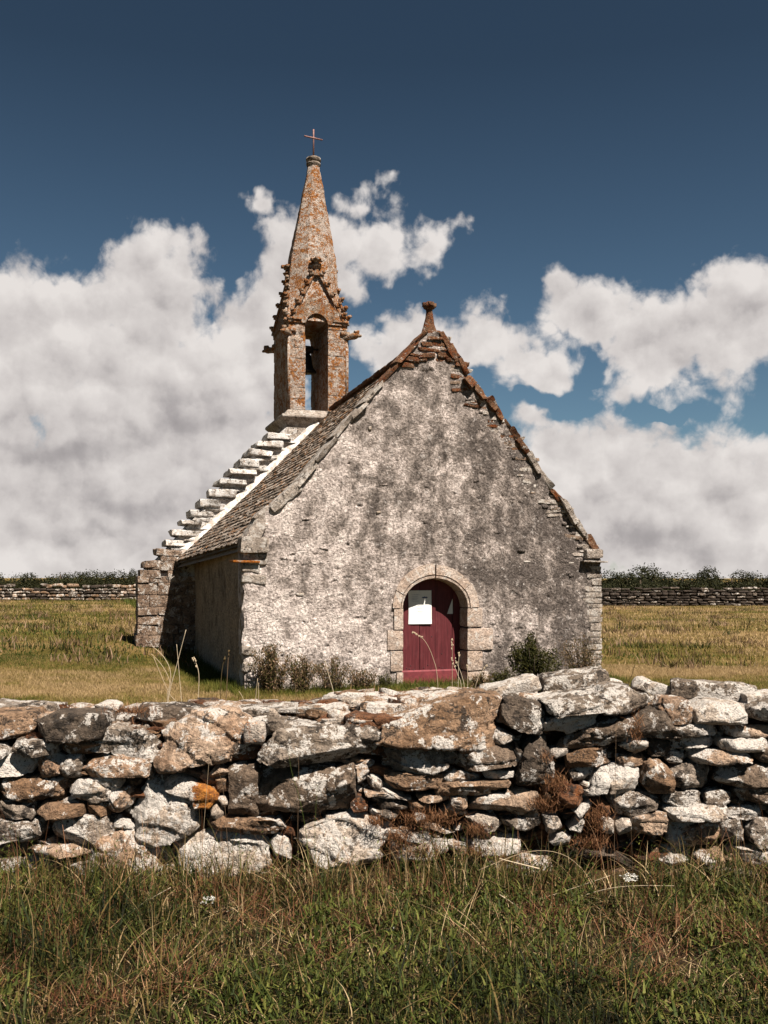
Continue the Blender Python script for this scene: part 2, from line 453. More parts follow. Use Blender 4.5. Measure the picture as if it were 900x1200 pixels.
# ---------------------------------------------------------------- blades
def blades(name, mat, x, y, z, h, w, lean, curl, seg=3, tone=None, heading=None, parent=None, tipw=0.1):
    n = len(x)
    a = rng.uniform(0, 2 * math.pi, n) if heading is None else heading
    f = a + math.pi / 2 + rng.normal(0, .5, n)
    ts = np.linspace(0, 1, seg + 1)
    V = np.zeros((n, seg + 1, 2, 3))
    for i, t in enumerate(ts):
        r = lean * t * h + curl * h * t ** 2.4
        zz = h * t - curl * h * .45 * t ** 3
        ww = w * (1 - (1 - tipw) * t ** 1.6) / 2
        cx = x + np.cos(a) * r; cy = y + np.sin(a) * r
        for k, sg in enumerate((-1, 1)):
            V[:, i, k, 0] = cx + sg * np.cos(f) * ww; V[:, i, k, 1] = cy + sg * np.sin(f) * ww; V[:, i, k, 2] = z + zz
    V = V.reshape(-1, 3)
    base = (np.arange(n) * (seg + 1) * 2)[:, None] + (np.arange(seg) * 2)[None, :]
    Q = np.stack([base, base + 1, base + 3, base + 2], -1).reshape(-1)
    nf = n * seg
    me = bpy.data.meshes.new(name)
    me.vertices.add(len(V)); me.vertices.foreach_set('co', V.reshape(-1).astype(np.float32))
    me.loops.add(nf * 4); me.loops.foreach_set('vertex_index', Q.astype(np.int32))
    me.polygons.add(nf); me.polygons.foreach_set('loop_start', np.arange(0, nf * 4, 4, dtype=np.int32))
    me.polygons.foreach_set('loop_total', np.full(nf, 4, dtype=np.int32))
    me.update(calc_edges=True)
    tn = rng.uniform(0, 1, n) if tone is None else tone
    solidify_tone(me, np.repeat(np.clip(tn, 0, 1), (seg + 1) * 2))
    me.materials.append(mat)
    o = bpy.data.objects.new(name, me); link(o, parent)
    return o

def in_chapel(x, y, m=0.0):
    dx, dy = x - ORG[0], y - ORG[1]
    u = dx * CN + dy * SN; L = -dx * SN + dy * CN
    return (np.abs(u) < 3.5 + m) & (L > -m) & (L < 8.6)

# ================================================================= THE CHAPEL
chapel = empty('chapel', (ORG[0], ORG[1], 0), TH)
tag(chapel, 'small old stone chapel with weathered pale gable, slate roof and lichened open belfry spire', 'chapel')

LV = [(284, 632), (300, 607), (319, 591), (340, 571), (360, 548), (380, 524), (403, 496), (435, 460), (467, 423), (486, 402), (498, 388)]
RV = [(517, 386), (526, 398), (538, 418), (551, 441), (576, 470), (593, 491), (619, 525), (636, 555), (661, 588), (686, 622), (703, 644)]
prof = [G(*p) for p in LV] + [G(*p) for p in RV]
UL = G(285, 700)[0]; UR = G(704, 700)[0]
pu = np.array([UL] + [p[0] for p in prof] + [UR]); pz = np.array([2.55] + [p[1] for p in prof] + [G(704, 648)[1]])
def ztop(u): return np.interp(u, pu, pz)

# door opening
DL, DR = G(472, 740)[0], G(546.5, 740)[0]
DC, DA = (DL + DR) / 2, (DR - DL) / 2
ZS = G(509, 712)[1]; ZA = G(509, 678.5)[1]; DB = ZA - ZS; Z0 = G(509, 804)[1]
def arch_z(u): return ZS + DB * np.sqrt(np.clip(1 - ((u - DC) / DA) ** 2, 0, 1))

def gable_wall():
    mb = MB()
    nu, nz = 340, 300
    us = np.linspace(UL, UR, nu)
    Tz = np.linspace(0, 1, nz)
    top = ztop(us) - .05 + .02 * vnoise(np.stack([us * 6, us * 0, us * 0], -1), 3)
    Z = -0.35 + Tz[None, :] * (top[:, None] + .35)
    U = np.repeat(us[:, None], nz, 1)
    # ragged corners
    edge = np.minimum(U - UL, UR - U)
    U = U + .035 * np.where(edge < .05, 1, 0) * vnoise(np.stack([U * 3, Z * 7, Z * 0], -1), 9)
    p = np.stack([U, Z, Z * 0], -1)
    d = .028 * fbm(p * 1.6, 3, 11) + .020 * fbm(p * 7, 4, 12) + .010 * fbm(p * 22, 3, 13)
    hole = np.clip((fbm(p * np.array([5, 8, 1]), 3, 31) - .50) / .1, 0, 1) * .02
    near = np.clip(1 - edge / .12, 0, 1)
    Lc = -d + hole + .04 * near ** 2
    V = np.stack([U, Lc, Z], -1)
    f = grid_faces(nu, nz)
    cu = U.reshape(-1)[f].mean(1); cz = Z.reshape(-1)[f].mean(1)
    inside = (np.abs(cu - DC) < DA + .03) & (cz < ZS + (DB + .03) * np.sqrt(np.clip(1 - ((cu - DC) / (DA + .03)) ** 2, 0, 1)))
    f = f[~inside]
    mb.add(V.reshape(-1, 3), f[:, ::-1].tolist())
    # body of the wall behind the face (ring of sides, back)
    poly = [(UL + .01, -.35)] + [(u + (.012 if u < 0 else -.012), ztop(u) - .08) for u in np.linspace(UL, UR, 60)] + [(UR - .01, -.35)]
    n = len(poly)
    v = [(x, .03, z) for x, z in poly] + [(x, .62, z) for x, z in poly]
    fs = [(i, i + n, (i + 1) % n + n, (i + 1) % n) for i in range(n - 1)]
    mb.add(v, fs)
    # small stones standing proud of the render
    r2 = np.random.default_rng(21)
    for k in range(150):
        u = r2.uniform(UL + .1, UR - .1); zt = ztop(u)
        z = r2.uniform(.0, 1) ** (1.3) * (zt - .1)
        if k > 60:
            # rows near the corners and along the rakes, where bare masonry shows
            s = r2.integers(0, 3)
            if s == 0: u = UR - r2.uniform(.05, .35); z = r2.uniform(0, 2.4)
            elif s == 1: u = r2.uniform(.6, UR - .1); z = ztop(u) - r2.uniform(.12, .55)
            else: u = r2.uniform(UL + .1, UR); z = r2.uniform(0, .7)
        if abs(u - DC) < DA + .35 and z < ZA + .35: continue
        w = r2.uniform(.07, .2); hh = r2.uniform(.03, .08)
        rock(mb, (u, .012, z), (w * .8, .05, hh), 100 + k, 2, rotm('Y', r2.normal(0, .15)), .3, 1 if k % 4 == 0 else 0)
    return mb.build('front_wall', [M['gable'], M['pale']], chapel)
fw = gable_wall(); fw['label'] = 'weathered patchy pale rendered gable wall'

def side_wall(name, u0, sgn, L0, L1, zt, mat):
    nL, nz = 150, 60
    Ls = np.linspace(L0, L1, nL); zs = np.linspace(-.4, 1, nz)
    Lg, T = np.meshgrid(Ls, np.linspace(0, 1, nz), indexing='ij')
    Z = -.4 + T * (zt + .4)
    p = np.stack([Lg, Z, Lg * 0], -1)
    d = .03 * fbm(p * 1.5, 3, 41) + .018 * fbm(p * 8, 3, 42)
    V = np.stack([u0 + sgn * d, Lg, Z], -1).reshape(-1, 3)
    mb = MB(); mb.add(V, grid_faces(nL, nz).tolist())
    mb.add([(u0 - sgn * .5, L0, -.4), (u0 - sgn * .5, L1, -.4), (u0 - sgn * .5, L1, zt), (u0 - sgn * .5, L0, zt),
            (u0, L0, zt), (u0, L1, zt)], [(0, 1, 2, 3), (3, 2, 5, 4)])
    return mb.build(name, mat, chapel)
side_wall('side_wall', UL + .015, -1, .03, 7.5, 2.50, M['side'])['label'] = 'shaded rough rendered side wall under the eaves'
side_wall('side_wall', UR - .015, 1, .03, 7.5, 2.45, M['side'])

# ---- roof
ROOF_L1 = 7.42
el = G(207, 658, ROOF_L1); rl = G(391, 481, ROOF_L1)
en = G(279, 636, .45); rn = G(503, 401, .45)
def roofpt(sd, s, t):                                # s: eave 0..1 ridge ; t: near 0..1 far
    e = ((1 - t) * en[0] + t * el[0], (1 - t) * en[1] + t * el[1])
    r = ((1 - t) * rn[0] + t * rl[0], (1 - t) * rn[1] + t * rl[1])
    u = (1 - s) * e[0] + s * r[0]; z = (1 - s) * e[1] + s * r[1] - .10 * math.sin(math.pi * s) * (1 - .3 * t)
    L = .45 + t * (ROOF_L1 - .45)
    if sd > 0: u = 2 * r[0] - u * 1.0 if False else r[0] + (r[0] - u) * .93
    return np.array((u, L, z))
def roof():
    mb = MB(); r2 = np.random.default_rng(5)
    rows = 34
    for sd in (-1, 1):
        # deck
        ns, nt = 12, 12
        V = [roofpt(sd, i / ns, j / nt) - np.array((0, 0, .06)) for i in range(ns + 1) for j in range(nt + 1)]
        mb.add(V, grid_faces(ns + 1, nt + 1).tolist())
        V = [v - np.array((0, 0, .10)) for v in V]
        mb.add(V, grid_faces(ns + 1, nt + 1).tolist())
        for i in range(rows):
            s0 = i / rows - .006; s1 = min(1.0, (i + 1.65) / rows)
            t = -.01
            while t < .995:
                w = r2.uniform(.018, .045); t1 = min(t + w, 1.0)
                a = roofpt(sd, s0, t + .001); b = roofpt(sd, s0, t1 - .001); c = roofpt(sd, s1, t1 - .001); d = roofpt(sd, s1, t + .001)
                nrm = np.cross(b - a, d - a); nrm /= np.linalg.norm(nrm)
                if nrm[2] < 0: nrm = -nrm
                dn = (a - d) / np.linalg.norm(a - d) * r2.uniform(-.012, .03)
                lift = .045 + r2.uniform(-.006, .012); th = r2.uniform(.018, .034)
                top = [a + dn + nrm * (lift + r2.uniform(-.006, .006)), b + dn + nrm * (lift + r2.uniform(-.006, .006)), c + nrm * .008, d + nrm * .008]
                bot = [p - nrm * th for p in top]
                mb.add(top + bot, [(0, 1, 2, 3), (7, 6, 5, 4), (0, 4, 5, 1), (1, 5, 6, 2), (3, 2, 6, 7), (0, 3, 7, 4)])
                t = t1
    o = mb.build('roof', M['slate'], chapel, smooth=False); o['label'] = 'steep roof of thick lichened slates'
    mr = MB()
    for k in range(16):
        t = (k + .5) / 16; p = roofpt(-1, 1, t)
        mr = MB(); block(mr, p + np.array((0, 0, .03)), (.30, .46, .10), 4, .3, .012, None, 300 + k, jit=.08)
        mr.build('ridge_tile', M['slab'], o, angle=50)
roof()

# ---- verge copings
def verge(side):
    pts = [G(*p) for p in (LV if side < 0 else RV)]
    pts = [np.array(p) for p in pts]
    seg = [np.linalg.norm(pts[i + 1] - pts[i]) for i in range(len(pts) - 1)]; tot = sum(seg)
    def at(d):
        d = max(0, min(tot - 1e-6, d)); i = 0
        while d > seg[i]: d -= seg[i]; i += 1
        q = pts[i + 1] - pts[i]
        return pts[i] + q * d / seg[i], q / seg[i]
    r2 = np.random.default_rng(50 + side); d = 0; k = 0
    while d < tot - .05:
        ln = min(r2.uniform(.34, .62) if side < 0 else (r2.uniform(.20, .36) if d < tot * .5 else r2.uniform(.28, .55)), tot - d)
        (p, q) = at(d + ln / 2); ang = math.atan2(q[1], q[0])
        th = (r2.uniform(.055, .085) + .16 * max(0, 1 - d / (tot * .40))) if side < 0 else r2.uniform(.09, .17)
        nx, nz = -q[1], q[0]
        if nz < 0: nx, nz = -nx, -nz
        off = -th / 2 + r2.uniform(-.02, .028)
        mb = MB()
        hi = (d > tot * .72) if side < 0 else (d < tot * .5)
        loc = (p[0] + nx * off, .27, p[1] + nz * off)
        tilt = r2.normal(0, .03 if side < 0 else .06) + (0 if side < 0 else .06)
        block(mb, loc, (ln * 1.04, .64 + r2.uniform(-.04, .05), th), 8, .15, .030, rotm('Y', -ang + tilt), 400 + k + side * 50, 7, jit=.22)
        if side > 0:
            for j in range(3):        # thin levelling slabs under the coping
                pp = p + np.array((-nx, -nz)) * (th + .03 + .065 * j) + q * r2.uniform(-.15, .15)
                m3 = MB(); lc = (pp[0], .070, pp[1]); block(m3, lc, (r2.uniform(.16, .62), .15, r2.uniform(.045, .085)), 6, .16, .02, rotm('Y', r2.normal(0, .08)), 700 + k * 3 + j, jit=.15)
                m3.build('levelling_slab', (M['slab'] if hi and (k + j) % 2 else [M['coping'], M['ashlar'], M['coping']][(k + j) % 3]), chapel, angle=55, loc=lc)
        mat = M['slab'] if hi else (M['coping'] if (side < 0 or k % 3) else M['slab'])
        o = mb.build('coping_stone', mat, chapel, angle=55, loc=loc)
        if hi: o['label'] = 'rust lichened coping slab near the apex'
        d += ln; k += 1
verge(-1); verge(1)

# rusty schist courses under the apex
def apex():
    mb = MB(); r2 = np.random.default_rng(8)
    for i, (y, xa, xb) in enumerate([(396, 500, 519), (403, 494, 524), (409, 488, 529), (416, 480, 536), (421, 474, 500), (422, 522, 541), (427, 534, 549), (427, 470, 484)]):
        x = xa
        while x < xb - 2:
            x1 = min(xb, x + r2.uniform(9, 30)); a = G(x, y); b = G(x1, y)
            m3 = MB(); lc = ((a[0] + b[0]) / 2, .01, a[1]); block(m3, lc, (b[0] - a[0] + .02, .10 + r2.uniform(-.03, .03), r2.uniform(.05, .11)), 6, .18, .02, rotm('Y', r2.normal(0, .08)), 60 + i * 9 + int(x), jit=.3)
            m3.build('apex_stone', M['slab'], chapel, angle=50, loc=lc)
            x = x1
    a = G(508, 392)
    block(mb, (a[0], .27, a[1] - .02), (.34, .5, .22), 5, .3, .03, None, 3, jit=.15)
    mb.build('apex_stone', M['slab'], chapel, angle=55)
    c = G(509, 395)
    k = 17.19 / F
    Zof = lambda y: G(509, y)[1]
    prof = [(.22, Zof(397)), (.185, Zof(391)), (.14, Zof(384)), (.098, Zof(376)), (.072, Zof(368)), (.060, Zof(361)), (.060, Zof(358.5)), (.10, Zof(357)),
            (.115, Zof(354)), (.105, Zof(351.5)), (.07, Zof(350.5)), (.05, Zof(349))]
    mf = MB(); lathe(mf, prof, (c[0], .27, 0), 14, rough=.22, seed=4)
    for dx, dy in ((-.085, 0), (.085, 0), (0, -.085), (0, .085)):
        rock(mf, (c[0] + dx, .27 + dy, Zof(353)), (.10, .10, .085), 9, 2)
    mf.build('finial', M['slab'], chapel, angle=50)['label'] = 'small knobbed stone finial on the front gable'
apex()

# kneelers
def kneeler():
    a = G(281, 629); b = G(314, 648)
    mb = MB(); cu = (a[0] + b[0]) / 2; cz = (a[1] + b[1]) / 2
    loc = (cu, .10, cz)
    block(mb, loc, (b[0] - a[0], .44, a[1] - b[1]), 7, .12, .018, None, 5, 8, jit=.05)
    mb.build('kneeler', M['coping'], chapel, angle=50, loc=loc)['label'] = 'squared lichened kneeler stone at the left eave'
    s0 = G(272, 658); s1 = G(304, 658); mb = MB()
    block(mb, ((s0[0] + s1[0]) / 2, .12, s0[1]), (s1[0] - s0[0], .44, .045), 4, .3, .008, rotm('Y', .03), 6)
    mb.build('kneeler_slate', M['orange'], chapel, angle=50)['label'] = 'thin orange slab under the left kneeler'
    for (x0, y0, x1, y1, pr) in [(293, 649, 314, 662, .03), (284, 661, 303, 671, .05), (284, 673, 310, 684, .05), (283, 758, 301, 768, .0), (284, 776, 300, 788, .02)]:
        a = G(x0, y0); b = G(x1, y1)
        mb = MB(); block(mb, ((a[0] + b[0]) / 2, .05 - pr * .3, (a[1] + b[1]) / 2), (b[0] - a[0], .14, a[1] - b[1]), 6, .2, .02, rotm('Y', .1), x0, 8, jit=.12)
        mb.build('quoin', M['coping'], chapel, angle=50)
    a = G(684, 643); b = G(704, 655); mb = MB()
    block(mb, ((a[0] + b[0]) / 2, .14, (a[1] + b[1]) / 2), (b[0] - a[0], .5, a[1] - b[1]), 5, .2, .015, None, 8, jit=.06)
    mb.build('kneeler', M['coping'], chapel, angle=50); mb = MB()
    a = G(680, 658); b = G(708, 658)
    block(mb, ((a[0] + b[0]) / 2, .10, a[1]), (b[0] - a[0], .5, .035), 4, .3, .008, rotm('Y', .03), 9)
    mb.build('kneeler_slate', M['coping'], chapel, angle=50)
    r2 = np.random.default_rng(4); z = 2.2
    while z > -.1:
        h = r2.uniform(.07, .17); w = r2.uniform(.18, .42)
        mb = MB(); block(mb, (UR - w / 2 + .018, .13, z - h / 2), (w, .30, h - .008), 6, .13, .014, rotm('Y', r2.normal(0, .03)), int(z * 100), 8, jit=.1)
        z -= h
        mb.build('quoin', M['coping'], chapel, angle=50)
kneeler()

# ---- door surround
def surround():
    oa, ob = DA + .205, DB + .26
    cross = [(1, .06), (1, -.045), (.30, -.05), (.27, -.02), (.22, -.02), (.20, -.048), (.06, -.045), (0, .01), (0, .45)]
    def arcstone(a0, a1, seed, mat, outer=1.0):
        n = max(4, int(abs(a1 - a0) / 4)); V = []
        for i in range(n + 1):
            a = R(a0 + (a1 - a0) * i / n)
            wob = 1 + .0
            for (t, L) in cross:
                ru, rz = DA + (oa - DA) * t * outer, DB + (ob - DB) * t * outer
                V.append((DC + ru * math.cos(a), L, ZS + rz * math.sin(a)))
        V = np.array(V); m = len(cross)
        V += .012 * np.stack([fbm(V * 9 + seed, 3, seed), fbm(V * 9 + 5, 3, seed + 1), fbm(V * 9 + 9, 3, seed + 2)], -1) * (np.tile(np.array([c[0] for c in cross]) > .25, n + 1)[:, None] * 1.0 + .25)
        f = [(i * m + j, i * m + j + 1, (i + 1) * m + j + 1, (i + 1) * m + j) for i in range(n) for j in range(m - 1)]
        f += [tuple(range(m)), tuple(n * m + j for j in range(m))[::-1]]
        mb = MB(); mb.add(V, f)
        return mb.build('voussoir', mat, sr, angle=35)
    for (a0, a1, w) in [(180, 157, 1.0), (156, 91.3, 1.08), (89, 34, .98), (33, 0, 1.15)]:
        arcstone(a0, a1, int(a0), M['surround'], w)
    def jamb(px0, px1, y0, y1, seed, left):
        a = G(px0, y0); b = G(px1, y1)
        u0, u1 = (a[0], DL) if left else (DR, b[0])
        mb = MB(); loc = ((u0 + u1) / 2, .215, (a[1] + b[1]) / 2)
        block(mb, loc, (u1 - u0, .52, a[1] - b[1] - .012), 6, .10, .010, None, seed, 7, jit=.02)
        mb.build('jamb_stone', M['surround'], sr, angle=40, loc=loc)
    for r in [(461, 472, 712, 738), (453, 472, 738.5, 762), (457, 472, 762.5, 787), (464, 472, 787.5, 808)]: jamb(r[0], r[1], r[2], r[3], r[0], True)
    for r in [(546, 565, 712, 735), (546, 578, 735.5, 762), (546, 565, 762.5, 786), (546, 572, 786.5, 808)]: jamb(r[0], r[1], r[2], r[3], r[1], False)
sr = MB()
sr.add([(0, 0, 0)], []); sr = None
# the surround's own body: a threshold stone that parents voussoirs and jambs
mbt = MB(); a = G(462, 803.5); b = G(556, 812)
block(mbt, ((a[0] + b[0]) / 2, .10, (a[1] + b[1]) / 2), (b[0] - a[0], .62, a[1] - b[1]), 6, .2, .012, None, 2, jit=.03)
sr = mbt.build('door_surround', M['surround'], chapel, angle=40); sr['label'] = 'pinkish granite arched door surround'
surround()

# ---- door
def door():
    root = None
    LD = .34; zb = G(509, 803)[1]
    xs = [G(x, 740, LD)[0] for x in (470.5, 490.8, 509.6, 529.5, 549.5)]
    def board(u0, u1, z0, L, th=.035):
        n = 8; us = np.linspace(u0 + .003, u1 - .003, n + 1)
        zt = np.array([max(arch_z(min(max(u, DL + .001), DR - .001)) + .03, ZS) for u in us])
        nz = 2
        us = us + np.linspace(.004, -.004, n + 1)
        poly = [(u0 + .007, z0)] + list(zip(us, zt)) + [(u1 - .007, z0)]
        mb = MB(); prism(mb, poly, L - th, L); return mb
    mb = MB(); prism(mb, [(DL - .02, zb - .02), (DR + .02, zb - .02), (DR + .02, ZS), (DC + DA * .7, ZA), (DC, ZA + .08), (DC - DA * .7, ZA), (DL - .02, ZS)], LD + .012, LD + .05)
    d = mb.build('door', M['door'], chapel, smooth=False); d['label'] = 'dark red plank door'
    r2 = np.random.default_rng(3)
    for i in range(4):
        # the two right-hand boards sit a little further back than the left leaf
        L = LD - .02 + (0.055 if i >= 2 else 0)
        if i >= 2: L = LD + .008
        board(xs[i], xs[i + 1], zb, L + .002 * i, .03).build('plank', M['door'], d, smooth=False)
    mb = MB(); z1 = G(509, 788.5)[1]
    prism(mb, [(DL + .005, zb), (DR - .05, zb), (DR - .05, z1), (DL + .005, z1)], LD - .085, LD - .05)
    mb.add([(DL + .005, LD - .087, z1 + .002), (DR - .05, LD - .087, z1 + .002), (DR - .05, LD - .05, z1 + .03), (DL + .005, LD - .05, z1 + .03),
            (DL + .005, LD - .05, z1 - .01), (DR - .05, LD - .05, z1 - .01)], [(0, 1, 2, 3), (1, 5, 2), (0, 3, 4)])
    mb.build('bottom_rail', M['rail'], d, smooth=False)
    for i in range(4):
        for (yy, dx) in ((784, .08), (786, .22), (768, .13) if i > 1 else (781, .16), (747, .24) if i == 1 else (785, .14)):
            u = xs[i] + dx; z = G(509, yy)[1]; L = (LD - .05) if i < 2 else (LD - .018)
            v, f = ico(1); mb = MB(); mb.add(v * .010 + np.array((u, L - .003, z)), f); mb.build('nail', M['nail'], d)
    return LD, d
LD, dobj = door()

# papers on the door: separate things
def chap_to_world(u, L, z): return (ORG[0] + u * CN - L * SN, ORG[1] + u * SN + L * CN, z)
def notice():
    L = LD - .058
    a = G(478.5, 692, L); b = G(505.5, 731, L)
    w, h = b[0] - a[0], a[1] - b[1]
    root = empty('notice', chap_to_world((a[0] + b[0]) / 2, L, b[1]), TH)
    tag(root, 'rectangular white paper notice pinned on the left half of the red door', 'notice')
    mb = MB(); nx, nz = 9, 12; V = []
    for i in range(nx):
        for j in range(nz):
            u = (i / (nx - 1) - .5) * w; z = j / (nz - 1) * h
            if i == 0 and j == nz - 1: z -= .012
            V.append((u + .004 * math.sin(j * .4), -.004 - .006 * math.sin(i * .9 + j * .3) ** 2 - (.02 * max(0, 1 - j / 2.) * (i / nx)), z))
    f = grid_faces(nx, nz).tolist(); n = len(V)
    V2 = [(x, y + .0015, z) for x, y, z in V]
    mb.add(V + V2, [tuple(q)[::-1] for q in f] + [tuple(k + n for k in q) for q in f])
    mb.build('sheet', M['paper'], root)
    mi = MB(); r2 = np.random.default_rng(2)
    def dash(u0, u1, z, t=.006): prism(mi, [(u0, z), (u1, z), (u1, z + t), (u0, z + t)], -.0135, -.0128)
    for (zf, u0, u1) in [(.87, -.36, .0), (.81, -.36, -.1), (.765, -.36, -.08), (.73, -.36, -.14), (.68, -.36, -.05), (.55, -.1, .1), (.47, -.12, .12), (.38, -.1, .16), (.33, -.04, .1)]:
        u = u0 * w
        while u < u1 * w:
            l = r2.uniform(.006, .022); dash(u, min(u + l, u1 * w), zf * h, .0055 if zf > .6 else .0035); u += l + .008
    # small drawing at the sheet's upper right: a low spread shape with two points
    cx, cz = .2 * w, .79 * h
    prism(mi, [(cx - .06, cz), (cx - .03, cz - .016), (cx + .045, cz - .014), (cx + .062, cz + .004), (cx + .03, cz + .018), (cx + .012, cz + .006), (cx + .002, cz + .032), (cx - .012, cz + .008), (cx - .035, cz + .014)], -.0135, -.0128)
    mi.build('printed_marks', M['ink'], root, smooth=False)
    L = LD - .032
    p = [G(530.3, 701.5, L), G(530.5, 719.3, L), G(524, 719.3, L), G(526.8, 711, L)]
    mb = MB(); base = p[1]
    prism(mb, [(q[0] - base[0], q[1] - base[1]) for q in p], -.003, 0)  # shadow edge cut into the shape: only the paper's sunlit part is built
    o = mb.build('sunlit_paper_part', M['paper'], None, smooth=False); o.location = chap_to_world(base[0], L, base[1]); o.rotation_euler = (0, 0, TH)
    tag(o, 'small white triangle, the sunlit part of a paper on the right half of the red door', 'paper')
notice()

# ---- rear gable with crow steps, buttress
RL = 7.45
def rear():
    steps = [(163.5, 668), (169, 656), (181.5, 644), (193, 632), (202.5, 621), (213, 609), (223, 597), (234, 585), (244.5, 573), (256, 561), (268, 549), (279.5, 537), (290, 526), (301, 516), (313, 507)]
    steps = [G(x, y, RL) for x, y in steps]
    ue = G(161, 700, RL)[0]; ap = (-.25, 6.35)
    zs = G(161, 676, RL)[1]
    ue += .12
    left = [(ue, -.3), (ue, zs - .12)] + [(u + .10, z - .20) for u, z in steps[1:]]
    rb = 2 * ap[0]
    right = [(rb - u, z) for u, z in left][::-1]
    poly = left + [(ap[0] - .7, 6.0), (ap[0], 6.2), (ap[0] + .7, 6.0)] + right
    mb = MB()
    # face as a grid for roughness
    us = np.array([p[0] for p in poly]); zz = np.array([p[1] for p in poly])
    nu, nz = 180, 110
    U = np.linspace(ue + .001, rb - ue - .001, nu)
    lu = [p[0] for p in left[1:]] + [ap[0] - .7, ap[0], ap[0] + .7] + [p[0] for p in right[:-1]]
    lz = [p[1] for p in left[1:]] + [6.0, 6.2, 6.0] + [p[1] for p in right[:-1]]
    T = np.interp(U, lu, lz)
    UU = np.repeat(U[:, None], nz, 1); Z = -.3 + np.linspace(0, 1, nz)[None, :] * (T[:, None] + .3)
    p = np.stack([UU, Z, Z * 0], -1)
    d = .02 * fbm(p * 3, 3, 71) + .02 * fbm(p * 10, 3, 72)
    mb.add(np.stack([UU, RL + .02 + d, Z], -1).reshape(-1, 3), grid_faces(nu, nz)[:, ::-1].tolist())
    n = len(poly)
    mb.add([(x, RL + .03, z) for x, z in poly] + [(x, RL + 1.0, z) for x, z in poly], [(i, i + n, (i + 1) % n + n, (i + 1) % n) for i in range(n)] + [tuple(range(n, 2 * n))[::-1]])
    w = mb.build('rear_wall', M['step'], chapel); w['label'] = 'limewashed rear gable rising above the roof with crow steps'
    r2 = np.random.default_rng(14)
    for mir in (0, 1):
        for k in range(1, len(steps)):
            u, z = steps[k]
            zl = steps[k - 1][1] if k > 1 else z - .27
            hh = z - zl; un = steps[k + 1][0] if k + 1 < len(steps) else u + .24
            wd = (un - u) + r2.uniform(.28, .50); h1 = hh * r2.uniform(.45, .85)
            mb = MB(); ap2 = ap[0] * 2
            c = [u + wd / 2, RL + .46, z - h1 / 2]
            if mir: c[0] = ap2 - c[0]
            block(mb, c, (wd, 1.12 + r2.uniform(-.08, .05), h1), 7, .2, .035, rotm('Y', r2.normal(.02, .035)), 800 + k, 7, jit=.16)
            # a thinner course below, slightly recessed
            c2 = [c[0] + (.18 if not mir else -.18), RL + .46, z - hh - .01]
            m3 = MB(); block(m3, c2, (wd * r2.uniform(.8, 1.2), 1.02 + r2.uniform(-.02, .03), hh * .30), 4, .3, .014, rotm('Y', r2.normal(0, .03)), 850 + k, 7, jit=.1)
            mb.build('crow_step', M['step'] if k > 2 else M['ashlar'], w, angle=50, loc=c); m3.build('step_course', M['step'] if k > 2 else M['ashlar'], w, angle=50, loc=c2)
    # cement fillet along the roof
    mb = MB(); V = []
    for i in range(41):
        t = i / 40 * .9; q = roofpt(-1, t, 1.0); pz_ = .02 * math.sin(t * 21)
        V += [(q[0], RL - .10, q[2] + .055), (q[0] - .05, RL - .02, q[2] + .20 + pz_), (q[0] - .05, RL + .02, q[2] + .22 + pz_)]
    mb.add(V, [(i * 3 + j, i * 3 + j + 1, (i + 1) * 3 + j + 1, (i + 1) * 3 + j) for i in range(40) for j in range(2)])
    mb.build('mortar_fillet', M['lime'], w)
    ue -= .12
    # buttress: coursed granite blocks in front of the wall's foot
    ub = G(210, 700, RL)[0]
    z = G(161, 737, RL)[1] - .45; k = 0
    core = MB(); prism(core, [(ue + .03, -.3), (ub + .35, -.3), (ub + .35, zs), (ue + .03, zs - .15)], RL - .02, RL + .95)
    bt = core.build('buttress', M['ashlar'], chapel, smooth=False); bt['label'] = 'granite block buttress with sloped head at the left rear corner'
    ztop_ = G(161, 676, RL)[1]
    mb = MB()
    while z < ztop_ - .02:
        h = min(r2.uniform(.20, .32), ztop_ - z + .02)
        u = ue - (.05 if k == 0 else 0); k += 1
        while u < ub + .3:
            wd = r2.uniform(.28, .6)
            block(mb, (u + wd / 2, RL + .46, z + h / 2), (wd - .006, 1.08, h - .006), 5, .08, .016, None, int(u * 100 + z * 1000), 7, jit=.05)
            u += wd
        z += h
    # sloped shoulder
    for (x0, x1, y0, y1) in [(164, 188, 668, 677), (186, 209, 657, 668), (170, 206, 657, 667), (188, 208, 646, 657), (196, 210, 676, 669)]:
        a = G(x0, y0, RL); b = G(x1, y1, RL)
        block(mb, ((a[0] + b[0]) / 2, RL + .44, (a[1] + b[1]) / 2), (b[0] - a[0], 1.06, abs(a[1] - b[1]) + .02), 5, .12, .016, None, x0, 7, jit=.05)
    mb.build('block_course', M['ashlar'], bt, angle=45)
rear()

